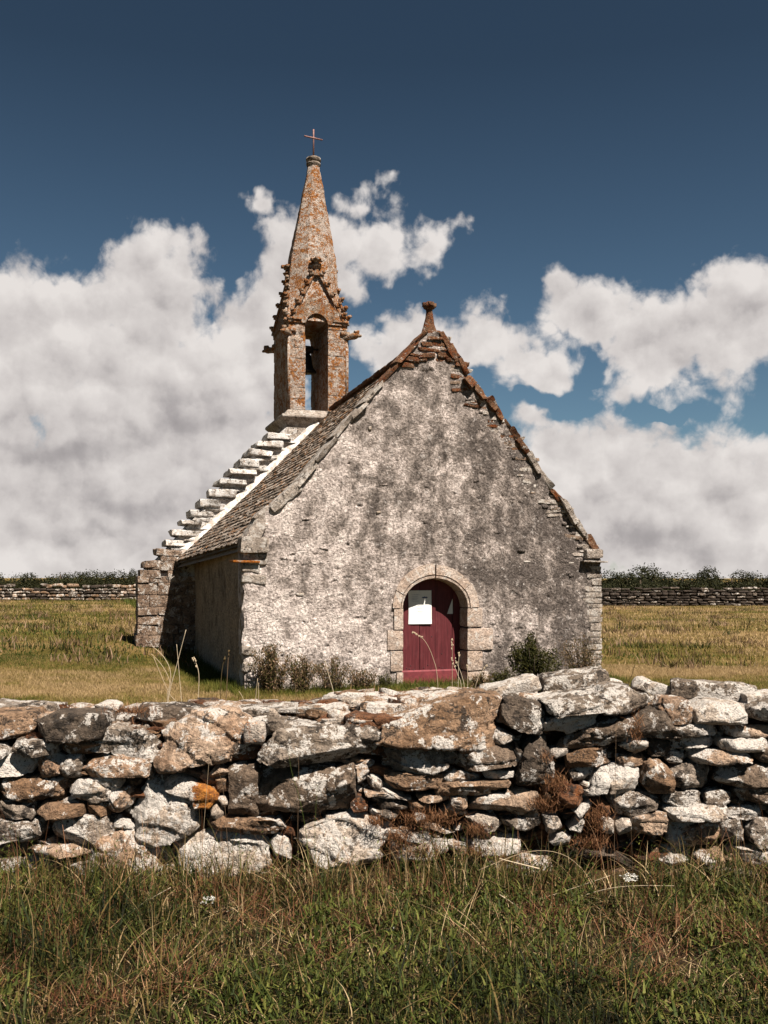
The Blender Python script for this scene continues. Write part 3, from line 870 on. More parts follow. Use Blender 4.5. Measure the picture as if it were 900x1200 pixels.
# ---- bell tower
def tower():
    L0 = 7.5
    u0 = G(338, 440, L0)[0]; u1 = G(407, 440, L0)[0]; L1 = L0 + 1.95
    uc, Lc = (u0 + u1) / 2, (L0 + L1) / 2
    Z = lambda y, L=L0, x=370: G(x, y, L)[1]
    zb = Z(481); zt = Z(375)
    ow0 = G(358, 440, L0)[0]; ow1 = G(384.5, 440, L0)[0]
    zs = Z(382); za = Z(367.5)
    rt = None
    mb = MB()
    # plinth below the cornice, cornice mouldings: footprint rings
    def ring(zv, e, mbx, n=8):
        pass
    def frustum(mbx, rings, mi=0):
        V = []; 
        for (z, e) in rings:
            V += [(u0 - e, L0 - e, z), (u1 + e, L0 - e, z), (u1 + e, L1 + e, z), (u0 - e, L1 + e, z)]
        f = []
        for i in range(len(rings) - 1):
            for j in range(4):
                k = (j + 1) % 4; f.append((i * 4 + j, i * 4 + k, (i + 1) * 4 + k, (i + 1) * 4 + j))
        f.append((3, 2, 1, 0)); f.append(tuple((len(rings) - 1) * 4 + j for j in range(4)))
        mbx.add(V, f, mi)
    zc = [Z(481), Z(486), Z(488), Z(492), Z(497), Z(500)]
    frustum(mb, [(4.6, .04), (zc[5], .04), (zc[4], .07), (zc[3], .19), (zc[3] + .03, .21), (zc[2], .20), (zc[2] + .01, .11), (zc[1], .10), (zc[0], .005)])
    t = mb.build('bell_tower', M['coping'], chapel, smooth=False); t['label'] = 'square lichened granite bell tower with tall arched opening'
    bv = t.modifiers.new('bevel', 'BEVEL'); bv.width = .015; bv.segments = 2
    # shaft: two piers and the arch head, subdivided and roughened
    def rough_prism(poly_pts_fn, name): pass
    def pier(a, b, seed, chL, chR):
        z = zb; m2 = MB(); k = 0; r2 = np.random.default_rng(seed)
        while z < zt - .01:
            h = min(r2.uniform(.26, .42), zt - z)
            if zt - z - h < .1: h = zt - z
            block(m2, ((a + b) / 2, Lc, z + h / 2), (b - a + .004 * (k % 2), L1 - L0, h - .003), 7, .035, .022, None, seed * 10 + k, 6, jit=.012)
            z += h; k += 1
        return m2
    pier(u0, ow0, 3, 1, 0).build('pier', M['tower'], t, angle=40)
    pier(ow1, u1, 4, 0, 1).build('pier', M['tower'], t, angle=40)
    # arch head with front gablet, full depth
    oc, oh = (ow0 + ow1) / 2, (ow1 - ow0) / 2
    m2 = MB(); n = 14
    zg = Z(340)
    arc = [(oc + oh * math.cos(R(180 - 180 * i / n)), zs + (za - zs) * math.sin(R(180 * i / n))) for i in range(n + 1)]
    outer_ = []
    for (x, z) in arc:
        fx = (x - (u0 + .0)) / (u1 - u0)
        outer_.append((x, zt + (zg - zt) * max(0, 1 - abs(x - oc) / ((u1 - u0) / 2)) + .0))
    V = []
    for (x, z), (X2, Z2) in zip(arc, outer_):
        V += [(x, L0 - .035, z), (X2, L0 - .035, Z2), (x, L1 + .035, z), (X2, L1 + .035, Z2)]
    f = []
    for i in range(n):
        a = i * 4; b = a + 4
        f += [(a, b, b + 1, a + 1), (a + 2, a + 3, b + 3, b + 2), (a, a + 2, b + 2, b), (a + 1, b + 1, b + 3, a + 3)]
    f += [(0, 1, 3, 2), (n * 4, n * 4 + 2, n * 4 + 3, n * 4 + 1)]
    m2.add(V, f)
    # side triangles of the gablet down to the shaft top
    for sg, xa, xe in ((-1, ow0, u0), (1, ow1, u1)):
        zj = zt + (zg - zt) * max(0, 1 - abs(xa - oc) / ((u1 - u0) / 2))
        prism(m2, [(xa, zt - .10), (xe + sg * .01, zt - .10), (xe + sg * .01, zt + .02), (xa, zj)][::(1 if sg < 0 else -1)], L0 - .035, L1 + .035)
        prism(m2, [(xa, zs), (xa - sg * -.001, zs), (xa - sg * -.02, zt), (xa, zt)], L0 + .01, L1 - .01)
    m2.build('arch_head', M['tower2'], t, smooth=False)
    # spire
    sp = MB(); su, sL = uc + .06, Lc
    zz = [zt - .02, G(363, 305, 8.4)[1], G(366, 200, 8.4)[1], G(366, 193, 8.4)[1]]
    wd = [(u1 - u0) / 2 * .98, .60, .17, .145]
    seg = 8; nz = 60; V = []
    for i in range(nz + 1):
        z = zz[0] + (zz[3] - zz[0]) * i / nz
        w = np.interp(z, zz, wd); k = np.interp(z, [zz[0], zz[0] + .9], [.0, 1.0]); k = min(1, max(0, k))
        dep = np.interp(z, [zz[0], zz[1]], [(L1 - L0) / 2 / ((u1 - u0) / 2), 1.08])
        cu = su + (uc - su) * (1 - (z - zz[0]) / (zz[3] - zz[0])) ** 2 + .05 * (z - zz[0]) / (zz[3] - zz[0])
        # octagon whose corner cut grows from nearly square to regular
        cut = (.25 + .333 * k) * 1.0
        cs = w * (1 - cut)
        pts = [(-cs, -w), (cs, -w), (w, -cs), (w, cs), (cs, w), (-cs, w), (-w, cs), (-w, -cs)]
        # subdivide each side
        for j in range(8):
            A = pts[j]; B = pts[(j + 1) % 8]
            for q in range(5):
                s = q / 5; x = A[0] + (B[0] - A[0]) * s; y = (A[1] + (B[1] - A[1]) * s) * dep
                V.append((cu + x, sL + y, z))
    V = np.array(V); rr = .022 * fbm(V * 7, 4, 91) + .012 * fbm(V * 20, 2, 92)
    dv = V[:, :2] - np.array([su, sL]); dv /= np.maximum(np.linalg.norm(dv, axis=1, keepdims=True), 1e-6)
    V[:, :2] += dv * rr[:, None]
    S = 40; f = [(i * S + j, i * S + (j + 1) % S, (i + 1) * S + (j + 1) % S, (i + 1) * S + j) for i in range(nz) for j in range(S)]
    f += [tuple(range(S))[::-1], tuple(nz * S + j for j in range(S))]
    sp.add(V, f)
    # band
    zbn = G(366, 304, 8.4)[1]
    spire = sp.build('spire', M['tower'], t, angle=32); spire['label'] = 'tall tapering octagonal stone spire, orange lichened'
    sb = MB(); zq = zbn
    lathe(sb, [(.60, zq - .05), (.655, zq - .03), (.655, zq + .01), (.60, zq + .05)], (su - .02, sL, 0), 8, 1, 1.05, rough=.05, a0=R(22.5))
    # cap
    cm = MB(); cu = su + .05
    zc0, zc1 = G(366, 196, 8.4)[1], G(366, 184, 8.4)[1]; dz = zc1 - zc0
    lathe(cm, [(.14, zc0), (.19, zc0 + dz * .25), (.205, zc0 + dz * .4), (.17, zc0 + dz * .55), (.20, zc0 + dz * .68), (.215, zc0 + dz * .85), (.19, zc1), (.03, zc1 + .01)], (cu, sL, 0), 10, rough=.06)
    cm.build('spire_cap', M['grey'], t, angle=40)
    # cross
    xm = MB(); zA = G(366, 150, 8.4)[1]; zB = G(366, 160, 8.4)[1]
    tube(xm, [(cu, sL, zc1 - .02), (cu, sL, zB), (cu, sL, zA)], [.026, .020, .022], 6)
    tube(xm, [(cu - .255, sL - .02, zB + .012), (cu - .235, sL - .018, zB + .01), (cu, sL, zB), (cu + .25, sL + .02, zB - .008)], [.028, .020, .024, .020], 6)
    for p in ((cu, sL, zB),):
        v, ff = ico(2); xm.add(v * np.array((.04, .03, .04)) + np.array(p), ff)
    xm.build('cross', M['iron'], t)['label'] = 'thin iron cross on top of the spire'
    # gablets (sides) + crockets + finials
    def facef(ang):                                   # local frame of a tower face; returns map (a along face, z) -> (u, L)
        hu, hL = (u1 - u0) / 2, (L1 - L0) / 2
        if ang == 0: return lambda a, o: (uc + a * hu, L0 - o), hu
        if ang == 1: return lambda a, o: (u1 + o, Lc + a * hL), hL
        if ang == 2: return lambda a, o: (uc - a * hu, L1 + o), hu
        return lambda a, o: (u0 - o, Lc - a * hL), hL
    zpk = G(371, 318, 8.0)[1]
    for fi in range(4):
        fn, half = facef(fi)
        gm = MB()
        # raking mould, leaning slightly back with the spire
        lean = lambda z: -(z - zt) * .19
        for sgn in (-1, 1):
            pts = []
            for q in range(9):
                s = q / 8; a = sgn * .86 * (1 - s) ** 1.0; z = zt - .03 + (zpk - zt) * (s ** .92)
                uu, LL = fn(a, .055 + lean(z)); pts.append((uu, LL, z))
            tube(gm, pts, .04, 6)
        # stone infill of the gablet, following the lean of the rakes
        iv = []
        for q in range(9):
            s = q / 8; z = zt - .06 + (zpk - zt) * (s ** .92)
            for a in (-.86 * (1 - s), .86 * (1 - s)):
                for o_ in (.03, -.25): uu, LL = fn(a, o_ + lean(z)); iv.append((uu, LL, z))
        if fi in (1, 3):
            gm.add(iv, [f_ for q in range(8) for f_ in ((q*4, q*4+2, q*4+6, q*4+4), (q*4+1, q*4+5, q*4+7, q*4+3), (q*4, q*4+4, q*4+5, q*4+1), (q*4+2, q*4+3, q*4+7, q*4+6))])
        gb = gm.build('gablet', M['tower2'], t, angle=50)
        for sgn in (-1, 1):
            for q in range(5):
                cm2 = MB(); sd_ = int(500 + q * 3 + fi * 20 + sgn)
                s = (q + .35) / 5.2; a = sgn * (.86 * (1 - s) + .04); z = zt + .04 + (zpk - zt) * s
                uu, LL = fn(a, .075 + lean(z)); c0 = (uu, LL, z)
                rock(cm2, (uu, LL, z + .02), (.13, .13, .12), sd_, 2, None, .5)
                uu, LL = fn(a + sgn * .05, .115 + lean(z)); rock(cm2, (uu, LL, z + .06), (.10, .10, .07), sd_ + 50, 2, None, .5)
                cm2.build('crocket', M['tower2'], t, angle=60, loc=c0)
        fm = MB()
        uu, LL = fn(.0, .10 + lean(zpk))
        prof_ = [(.07, zpk - .22), (.06, zpk - .05), (.10, zpk - .02), (.12, zpk + .02), (.055, zpk + .05), (.05, zpk + .13), (.11, zpk + .17), (.14, zpk + .20), (.09, zpk + .235)]
        lathe(fm, prof_, (uu, LL, 0), 8, rough=.2, seed=fi)
        for dx, dy in ((-.1, 0), (.1, 0), (0, .1), (0, -.1)): rock(fm, (uu + dx, LL + dy, zpk + .19), (.13, .13, .08), fi * 7 + 3, 2)
        fm.build('pinnacle', M['tower2'], t, angle=50)
    # projecting course at the shaft's head
    for (a, b, c_) in ((u0 - .02, ow0 - .10, 0), (ow1 + .12, u1 + .03, 0)):
        cm = MB(); block(cm, ((a + b) / 2, Lc, zt + .0), (b - a, L1 - L0 + .12, .07), 5, .3, .012, None, 5, jit=.03)
        cm.build('string_course', M['tower2'], t, angle=50)
    # gargoyles at the corners
    zgq = Z(392)
    for (ca, cb, ln) in ((u0, L0, .42), (u1, L0, .50), (u0, L1, .46), (u1, L1, .46)):
        du, dL = (ca - uc), (cb - Lc); du = math.copysign(1, du) * .75; dL = math.copysign(1, dL) * .66
        gm = MB(); pts = []; rad = []
        for q in range(8):
            s = q / 7; pts.append((ca + du * (s * ln - .16), cb + dL * (s * ln - .16), zgq - .03 + .05 * s)); rad.append([.11, .10, .085, .08, .085, .095, .085, .045][q])
        tube(gm, pts, rad, 8)
        rock(gm, (pts[-2][0], pts[-2][1], zgq + .09), (.13, .13, .09), 5, 2)
        rock(gm, (pts[-1][0], pts[-1][1], zgq - .01), (.12, .12, .06), 6, 2)
        rock(gm, (pts[1][0], pts[1][1], zgq + .07), (.26, .26, .12), 7, 2)
        me = gm.build('gargoyle', M['tower2'], t, angle=60)
    # slender corner shaft on the right front edge
    cm = MB(); tube(cm, [(u1 - .01, L0 + .01, zb), (u1 - .01, L0 + .01, zt - .35)], .045, 8); cm.build('corner_shaft', M['tower'], t); cm = MB()
    tube(cm, [(u0 + .01, L0 + .01, zb), (u0 + .01, L0 + .01, zt - .35)], .04, 8)
    cm.build('corner_shaft', M['tower'], t)
    # bell: a thing of its own hanging in the opening
    bu, bL = ow0 + .24, Lc + .10
    zbell = G(362, 437, bL)[1]; ztp = G(362, 408, bL)[1]
    root = empty('bell', chap_to_world(bu, bL, zbell), TH)
    tag(root, 'small dark bronze bell hanging in the arched opening of the belfry', 'bell')
    h = ztp - zbell
    bm_ = MB(); lathe(bm_, [(.30, 0), (.285, .04), (.22, .13), (.185, .28), (.17, .42), (.13, .50), (.04, .53), (.02, .54)], (0, 0, 0), 20)
    bm_.build('bell_body', M['bronze'], root)
    by = MB(); block(by, (0, 0, .62), (.44, .16, .20), 4, .25, .004); tube(by, [(-.30, 0, .64), (.46, 0, .64)], .03, 8)
    by.build('headstock', M['bark'], root)
    cl = MB(); tube(cl, [(0, 0, .3), (0, 0, -.03)], .015, 6); v, ff = ico(2); cl.add(v * .045 + np.array((0, 0, -.03)), ff); cl.build('clapper', M['bronze'], root)
tower()

# ================================================================= FOREGROUND WALL
WY = 5.80
fwall = empty('dry_stone_wall', (0, WY, .1))
tag(fwall, 'low dry stone wall of lichened slabs and rubble across the foreground', 'wall')
off = np.array((0, WY, .1))
A_ = lambda pts: [(120 + .1889 * x, 800 + .1889 * y) for x, y in pts]
B_ = lambda pts: [(280 + .1889 * x, 800 + .1889 * y) for x, y in pts]
C_ = lambda pts: [(120 + .3667 * x, 790 + .3667 * y) for x, y in pts]
D_ = lambda pts: [(440 + .1889 * x, 800 + .1889 * y) for x, y in pts]
E_ = lambda pts: [(600 + .2 * x, 780 + .2 * y) for x, y in pts]
F_ = lambda pts: [(440 + .3778 * x, 780 + .3778 * y) for x, y in pts]
# (outline, material, setback, depth, lean-back of the face, label)
ST = [
 (A_([(-150, 330), (15, 295), (180, 320), (300, 380), (345, 420), (320, 480), (235, 505), (120, 490), (0, 465), (-150, 450)]), 'grey', .02, .45, .5, 'rounded grey stone at the left of the wall top'),
 (A_([(330, 500), (345, 400), (410, 275), (480, 240), (640, 205), (760, 205), (860, 250), (930, 330), (960, 440), (900, 465), (700, 490), (600, 515), (500, 525), (360, 545)]), 'warm', -.05, .5, .45, 'large wedge shaped pinkish capping slab'),
 (A_([(120, 520), (265, 515), (290, 600), (270, 620), (150, 605)]), 'grey', .05, .25, .1, None),
 (A_([(-80, 480), (30, 480), (70, 500), (60, 560), (20, 610), (-80, 610)]), 'grey', .05, .3, .1, None),
 (A_([(-70, 620), (10, 600), (60, 565), (95, 580), (90, 640), (60, 700), (10, 715), (-70, 720)]), 'pale', .03, .3, .1, None),
 (A_([(20, 740), (60, 690), (130, 675), (165, 720), (150, 780), (90, 815), (30, 790)]), 'warm', .02, .25, .1, None),
 (A_([(90, 630), (200, 640), (180, 665), (95, 660)]), 'brown', .12, .2, .1, None),
 (A_([(150, 780), (200, 700), (290, 630), (360, 670), (540, 710), (560, 780), (560, 900), (500, 960), (330, 1000), (210, 990), (180, 880)]), 'pale', -.06, .4, .35, 'pale boulder with angular white face'),
 (A_([(360, 662), (390, 610), (480, 600), (560, 640), (620, 648), (685, 690), (698, 740), (650, 792), (560, 790), (545, 715), (450, 700)]), 'ends', -.03, .3, .3, 'stone with bright orange lichen on its right end'),
 (A_([(625, 600), (700, 535), (770, 570), (730, 600)]), 'warm', .04, .2, .2, None),
 (A_([(690, 605), (750, 600), (745, 660), (700, 680)]), 'brown', .05, .2, .1, None),
 (A_([(705, 735), (745, 735), (765, 755), (740, 785)]), 'pale', .03, .15, .2, None),
 (A_([(655, 810), (700, 780), (735, 800), (725, 845), (700, 870)]), 'pale', .02, .15, .2, None),
 (A_([(480, 570), (620, 540), (640, 590), (620, 650), (560, 630), (470, 590)]), 'brown', .14, .25, .0, None),
 (A_([(330, 560), (480, 590), (380, 610), (350, 650), (300, 610)]), 'dark', .12, .25, .0, None),
 (A_([(10, 890), (70, 870), (180, 915), (100, 935), (20, 930)]), 'grey', .06, .25, .1, None),
 (C_([(-40, 540), (80, 510), (150, 560), (230, 600), (240, 650), (150, 660), (-40, 650)]), 'warm', -.03, .35, .25, 'pinkish stone low at the left of the wall'),
 (C_([(215, 550), (300, 520), (420, 515), (500, 510), (525, 560), (530, 620), (420, 645), (260, 640)]), 'pale', .0, .35, .1, None),
 (C_([(340, 468), (420, 460), (560, 470), (578, 492), (540, 512), (420, 505), (335, 495)]), 'brown', -.02, .35, .05, 'thin brown slab'),
 (C_([(525, 550), (560, 515), (590, 540), (600, 600), (540, 600)]), 'pale', .03, .2, .2, None),
 (C_([(250, 645), (380, 650), (520, 645), (540, 690), (400, 705), (250, 700)]), 'pale', .0, .3, .1, None),
 (C_([(560, 650), (720, 650), (740, 700), (600, 712)]), 'warm', .0, .3, .1, None),
 (C_([(370, 650), (300, 500), (330, 505), (380, 512), (368, 520)])[:0] or C_([(340, 430), (372, 440), (370, 462), (345, 466)]), 'grey', .05, .2, .1, None),
 (B_([(120, 480), (135, 440), (190, 360), (250, 310), (400, 280), (560, 285), (700, 290), (860, 262), (893, 300), (870, 400), (800, 468), (730, 462), (700, 510), (600, 525), (400, 515), (150, 500)]), 'grey', -.06, .5, .5, 'large grey capping slab with dark lichened edge'),
 (B_([(-62, 545), (0, 520), (95, 525), (95, 660), (88, 832), (-60, 830)]), 'spotted', -.01, .35, .1, None),
 (B_([(97, 560), (200, 545), (300, 540), (480, 530), (620, 540), (690, 520), (712, 600), (715, 720), (660, 790), (520, 812), (300, 830), (97, 828)]), 'spotted', -.02, .4, .12, 'broad brown stone with round white lichen spots'),
 (B_([(400, 900), (480, 872), (640, 845), (740, 822), (850, 862), (930, 922), (905, 1020), (845, 1100), (720, 1130), (600, 1180), (530, 1180), (440, 1080), (395, 990)]), 'pale', -.08, .4, .45, 'big angular whitish boulder low in the wall'),
 (B_([(715, 540), (790, 500), (840, 520), (830, 580), (750, 640)]), 'warm', .06, .25, .2, None),
 (B_([(790, 600), (850, 610), (893, 640), (870, 670), (800, 650)]), 'grey', .02, .25, .3, None),
 (B_([(770, 680), (900, 690), (1000, 700), (1000, 720), (800, 710)]), 'warm', .0, .3, .3, None),
 (B_([(800, 715), (900, 725), (950, 770), (900, 790), (850, 770)]), 'grey', .05, .3, .1, None),
 (B_([(690, 770), (740, 725), (790, 750), (790, 810), (720, 820)]), 'rusty', -.0, .2, .2, None),
 (B_([(810, 790), (880, 820), (860, 850), (815, 830)]), 'pale', .03, .2, .2, None),
 (D_([(30, 380), (45, 300), (60, 245), (200, 205), (450, 135), (600, 98), (780, 112), (830, 160), (800, 215), (750, 250), (710, 340), (720, 415), (640, 440), (490, 400), (350, 390), (150, 380)]), 'brown', -.08, .6, .55, 'largest long capping slab with a white lichened right end'),
 (D_([(20, 425), (160, 408), (510, 410), (500, 480), (430, 545), (380, 560), (150, 560), (50, 540)]), 'grey', .0, .4, .1, None),
 (D_([(45, 562), (150, 565), (410, 570), (420, 600), (390, 670), (200, 685), (120, 680), (60, 620)]), 'brown', -.02, .4, .05, None),
 (D_([(398, 650), (430, 622), (720, 615), (830, 610), (852, 640), (820, 662), (620, 690), (400, 695)]), 'brown', -.03, .4, .05, 'long thin brown slab in the middle of the wall'),
 (D_([(490, 490), (560, 455), (740, 420), (870, 400), (890, 450), (892, 522), (700, 545), (570, 555), (500, 512)]), 'spotted', -.02, .4, .15, None),
 (D_([(405, 575), (480, 545), (600, 575), (670, 600), (640, 615), (440, 617)]), 'warm', .01, .3, .2, None),
 (D_([(680, 575), (750, 565), (870, 570), (860, 595), (700, 607)]), 'pale', .02, .3, .2, None),
 (D_([(735, 310), (780, 300), (870, 350), (850, 370), (780, 392), (728, 380)]), 'pale', .02, .3, .2, None),
 (E_([(-60, 330), (-45, 250), (-10, 215), (60, 205), (200, 240), (205, 320), (195, 390), (150, 415), (80, 402), (30, 370)]), 'dark', -.03, .45, .25, 'dark rounded stone with a pale ring of lichen'),
 (D_([(465, 720), (570, 715), (575, 780), (540, 800), (480, 790)]), 'warm', .0, .3, .1, None),
 (D_([(260, 715), (450, 710), (460, 735), (380, 760), (280, 740)]), 'warm', .0, .3, .2, None),
 (D_([(575, 792), (640, 730), (700, 715), (900, 680), (1000, 700), (1010, 790), (900, 815), (700, 802)]), 'warm', -.03, .35, .3, 'mottled tan stone in the lower middle'),
 (D_([(215, 755), (330, 770), (345, 800), (230, 808)]), 'brown', .02, .3, .1, None),
 (D_([(0, 750), (60, 720), (210, 760), (200, 800), (50, 800)]), 'dark', .03, .3, .1, None),
 (D_([(-20, 665), (60, 665), (220, 730), (220, 745), (0, 718)]), 'pale', .0, .3, .3, None),
 (D_([(-30, 590), (10, 600), (45, 630), (20, 660), (-30, 650)]), 'pale', .03, .3, .2, None),
 (D_([(565, 855), (640, 830), (740, 850), (800, 890), (740, 935), (640, 942), (600, 880)]), 'pale', -.03, .3, .25, None),
 (D_([(100, 955), (200, 940), (320, 955), (320, 985), (110, 982)]), 'pale', -.02, .3, .15, None),
 (D_([(100, 1000), (340, 990), (350, 1059), (345, 1095), (120, 1100)]), 'pale', -.03, .3, .08, 'squared pale block low in the wall'),
 (D_([(250, 830), (300, 825), (315, 850), (295, 868), (260, 868)]), 'pale', -.02, .2, .2, None),
 (D_([(0, 800), (140, 825), (130, 850), (20, 835)]), 'grey', .03, .3, .2, None),
 (D_([(-60, 820), (0, 810), (30, 850), (0, 880), (-60, 870)]), 'warm', .05, .3, .2, None),
 (F_([(290, 580), (310, 545), (390, 540), (450, 530), (452, 582), (300, 592)]), 'pale', -.03, .3, .15, None),
 (F_([(392, 488), (440, 480), (515, 485), (515, 500), (470, 512), (400, 500)]), 'grey', .0, .3, .15, None),
 (F_([(545, 548), (575, 530), (612, 535), (600, 552), (560, 560)]), 'pale', -.04, .25, .3, None),
 (F_([(340, 612), (370, 590), (388, 605), (385, 640), (350, 638)]), 'pale', -.04, .25, .2, None),
 (F_([(395, 600), (540, 602), (552, 640), (480, 655), (400, 645)]), 'warm', -.02, .3, .15, None),
 (F_([(180, 560), (220, 555), (225, 580), (190, 590)]), 'pale', .0, .2, .2, None),
 (F_([(230, 560), (285, 565), (285, 590), (235, 590)]), 'warm', .02, .2, .1, None),
 (E_([(205, 222), (300, 200), (450, 172), (640, 150), (740, 160), (822, 200), (815, 252), (740, 272), (560, 272), (300, 292), (260, 302), (228, 262)]), 'grey', -.07, .55, .5, 'long flat capping slab with pale top at the right'),
 (E_([(203, 335), (270, 328), (330, 290), (500, 270), (520, 297), (480, 342), (330, 402), (290, 392), (210, 400)]), 'pale', -.02, .35, .3, None),
 (E_([(290, 482), (340, 420), (480, 360), (600, 325), (730, 300), (742, 330), (732, 432), (600, 455), (450, 482)]), 'spotted', -.03, .4, .15, 'sloping brown slab with white lichen rings'),
 (E_([(240, 510), (330, 490), (340, 520), (270, 547)]), 'lichen', .02, .2, .2, None),
 (E_([(333, 530), (400, 510), (550, 485), (590, 560), (600, 582), (480, 602), (343, 622)]), 'brown', -.02, .35, .1, 'tilted rusty brown block'),
 (E_([(346, 640), (400, 615), (500, 605), (505, 642), (460, 680), (370, 682)]), 'grey', .0, .3, .15, None),
 (E_([(460, 732), (520, 600), (585, 597), (575, 680), (560, 752), (480, 752)]), 'pale', -.02, .3, .1, None),
 (E_([(590, 597), (750, 595), (752, 680), (720, 750), (575, 752)]), 'pale', -.02, .3, .1, None),
 (E_([(22, 700), (60, 560), (90, 500), (150, 440), (185, 398), (215, 420), (210, 500), (240, 560), (262, 610), (240, 700), (120, 712)]), 'dark', -.05, .35, .15, 'upright dark stone set on end'),
 (E_([(560, 760), (700, 752), (840, 760), (882, 800), (860, 850), (720, 900), (650, 890), (590, 830)]), 'grey', -.02, .35, .15, None),
 (E_([(610, 910), (690, 915), (700, 970), (640, 990)]), 'pale', -.02, .25, .1, None),
 (E_([(700, 905), (860, 880), (960, 900), (960, 990), (720, 990)]), 'warm', .0, .3, .1, None),
 (E_([(800, 590), (830, 560), (890, 570), (950, 640), (950, 740), (830, 752), (772, 690)]), 'brown', -.03, .35, .1, None),
 (E_([(750, 420), (745, 320), (800, 290), (900, 290), (1010, 330), (1010, 440), (830, 432)]), 'dark', -.02, .45, .2, None),
 (E_([(640, 470), (700, 442), (800, 440), (803, 502), (740, 532), (690, 490)]), 'warm', .02, .3, .1, None),
 (E_([(640, 540), (780, 540), (812, 570), (770, 602), (650, 592)]), 'brown', .05, .3, .1, None),
 (E_([(810, 450), (900, 455), (1000, 470), (990, 550), (830, 545)]), 'dark', .06, .3, .1, None),
 (E_([(262, 745), (330, 702), (408, 732), (420, 800), (352, 845), (272, 812)]), 'rusty', -.05, .3, .2, 'mossy rounded lump low at the right'),
 (E_([(360, 850), (460, 795), (482, 830), (400, 892)]), 'pale', -.04, .25, .2, None),
 (E_([(200, 905), (270, 895), (292, 950), (222, 982)]), 'pale', -.04, .25, .2, None),
 (E_([(340, 962), (400, 895), (432, 920), (400, 982)]), 'pale', -.04, .25, .2, None),
 (E_([(230, 1042), (300, 1000), (352, 1020), (280, 1052)]), 'pale', -.04, .25, .2, None),
 (E_([(480, 790), (560, 800), (610, 880), (540, 880)]), 'rusty', .0, .25, .2, None),
 (E_([(540, 890), (610, 930), (600, 1000), (550, 980)]), 'pale', -.0, .25, .2, None),
 (E_([(430, 690), (465, 700), (450, 725), (425, 715)]), 'pale', .0, .2, .2, None),
 (E_([(420, 738), (500, 732), (515, 755), (440, 765)]), 'pale', -.02, .2, .2, None),
]
# random coursed fill beyond the traced part
r3 = np.random.default_rng(77)
def fill_region(x0, x1, y0, y1):
    y = y0
    while y < y1:
        h = r3.uniform(14, 38); x = x0 + r3.uniform(-12, 0)
        while x < x1:
            w = r3.uniform(24, 92) * (1.2 if y < y0 + 10 else 1)
            hh = h * r3.uniform(.86, 1.04); n = 9
            c = (x + w / 2, y + h / 2 + r3.uniform(-2, 2)); pts = []
            for k in range(n):
                a = 2 * math.pi * k / n + r3.uniform(-.2, .2)
                ca, sa = math.cos(a), math.sin(a)
                e = 1 / max(abs(ca), abs(sa)) ** .93
                pts.append((c[0] + ca * e * w * .47 * r3.uniform(.88, 1.04), c[1] + sa * e * hh * .47 * r3.uniform(.88, 1.04)))
            mt = r3.choice(['grey', 'pale', 'warm', 'brown', 'dark', 'spotted'], p=[.24, .13, .24, .17, .10, .12])
            ST.append((pts, mt, r3.uniform(-.04, .05), .35, r3.uniform(.05, .4) if y > y0 + 10 else .5, None))
            x += w + r3.uniform(0, 4)
        y += h
fill_region(-330, 100, 838, 1030)
fill_region(785, 1240, 822, 1030)

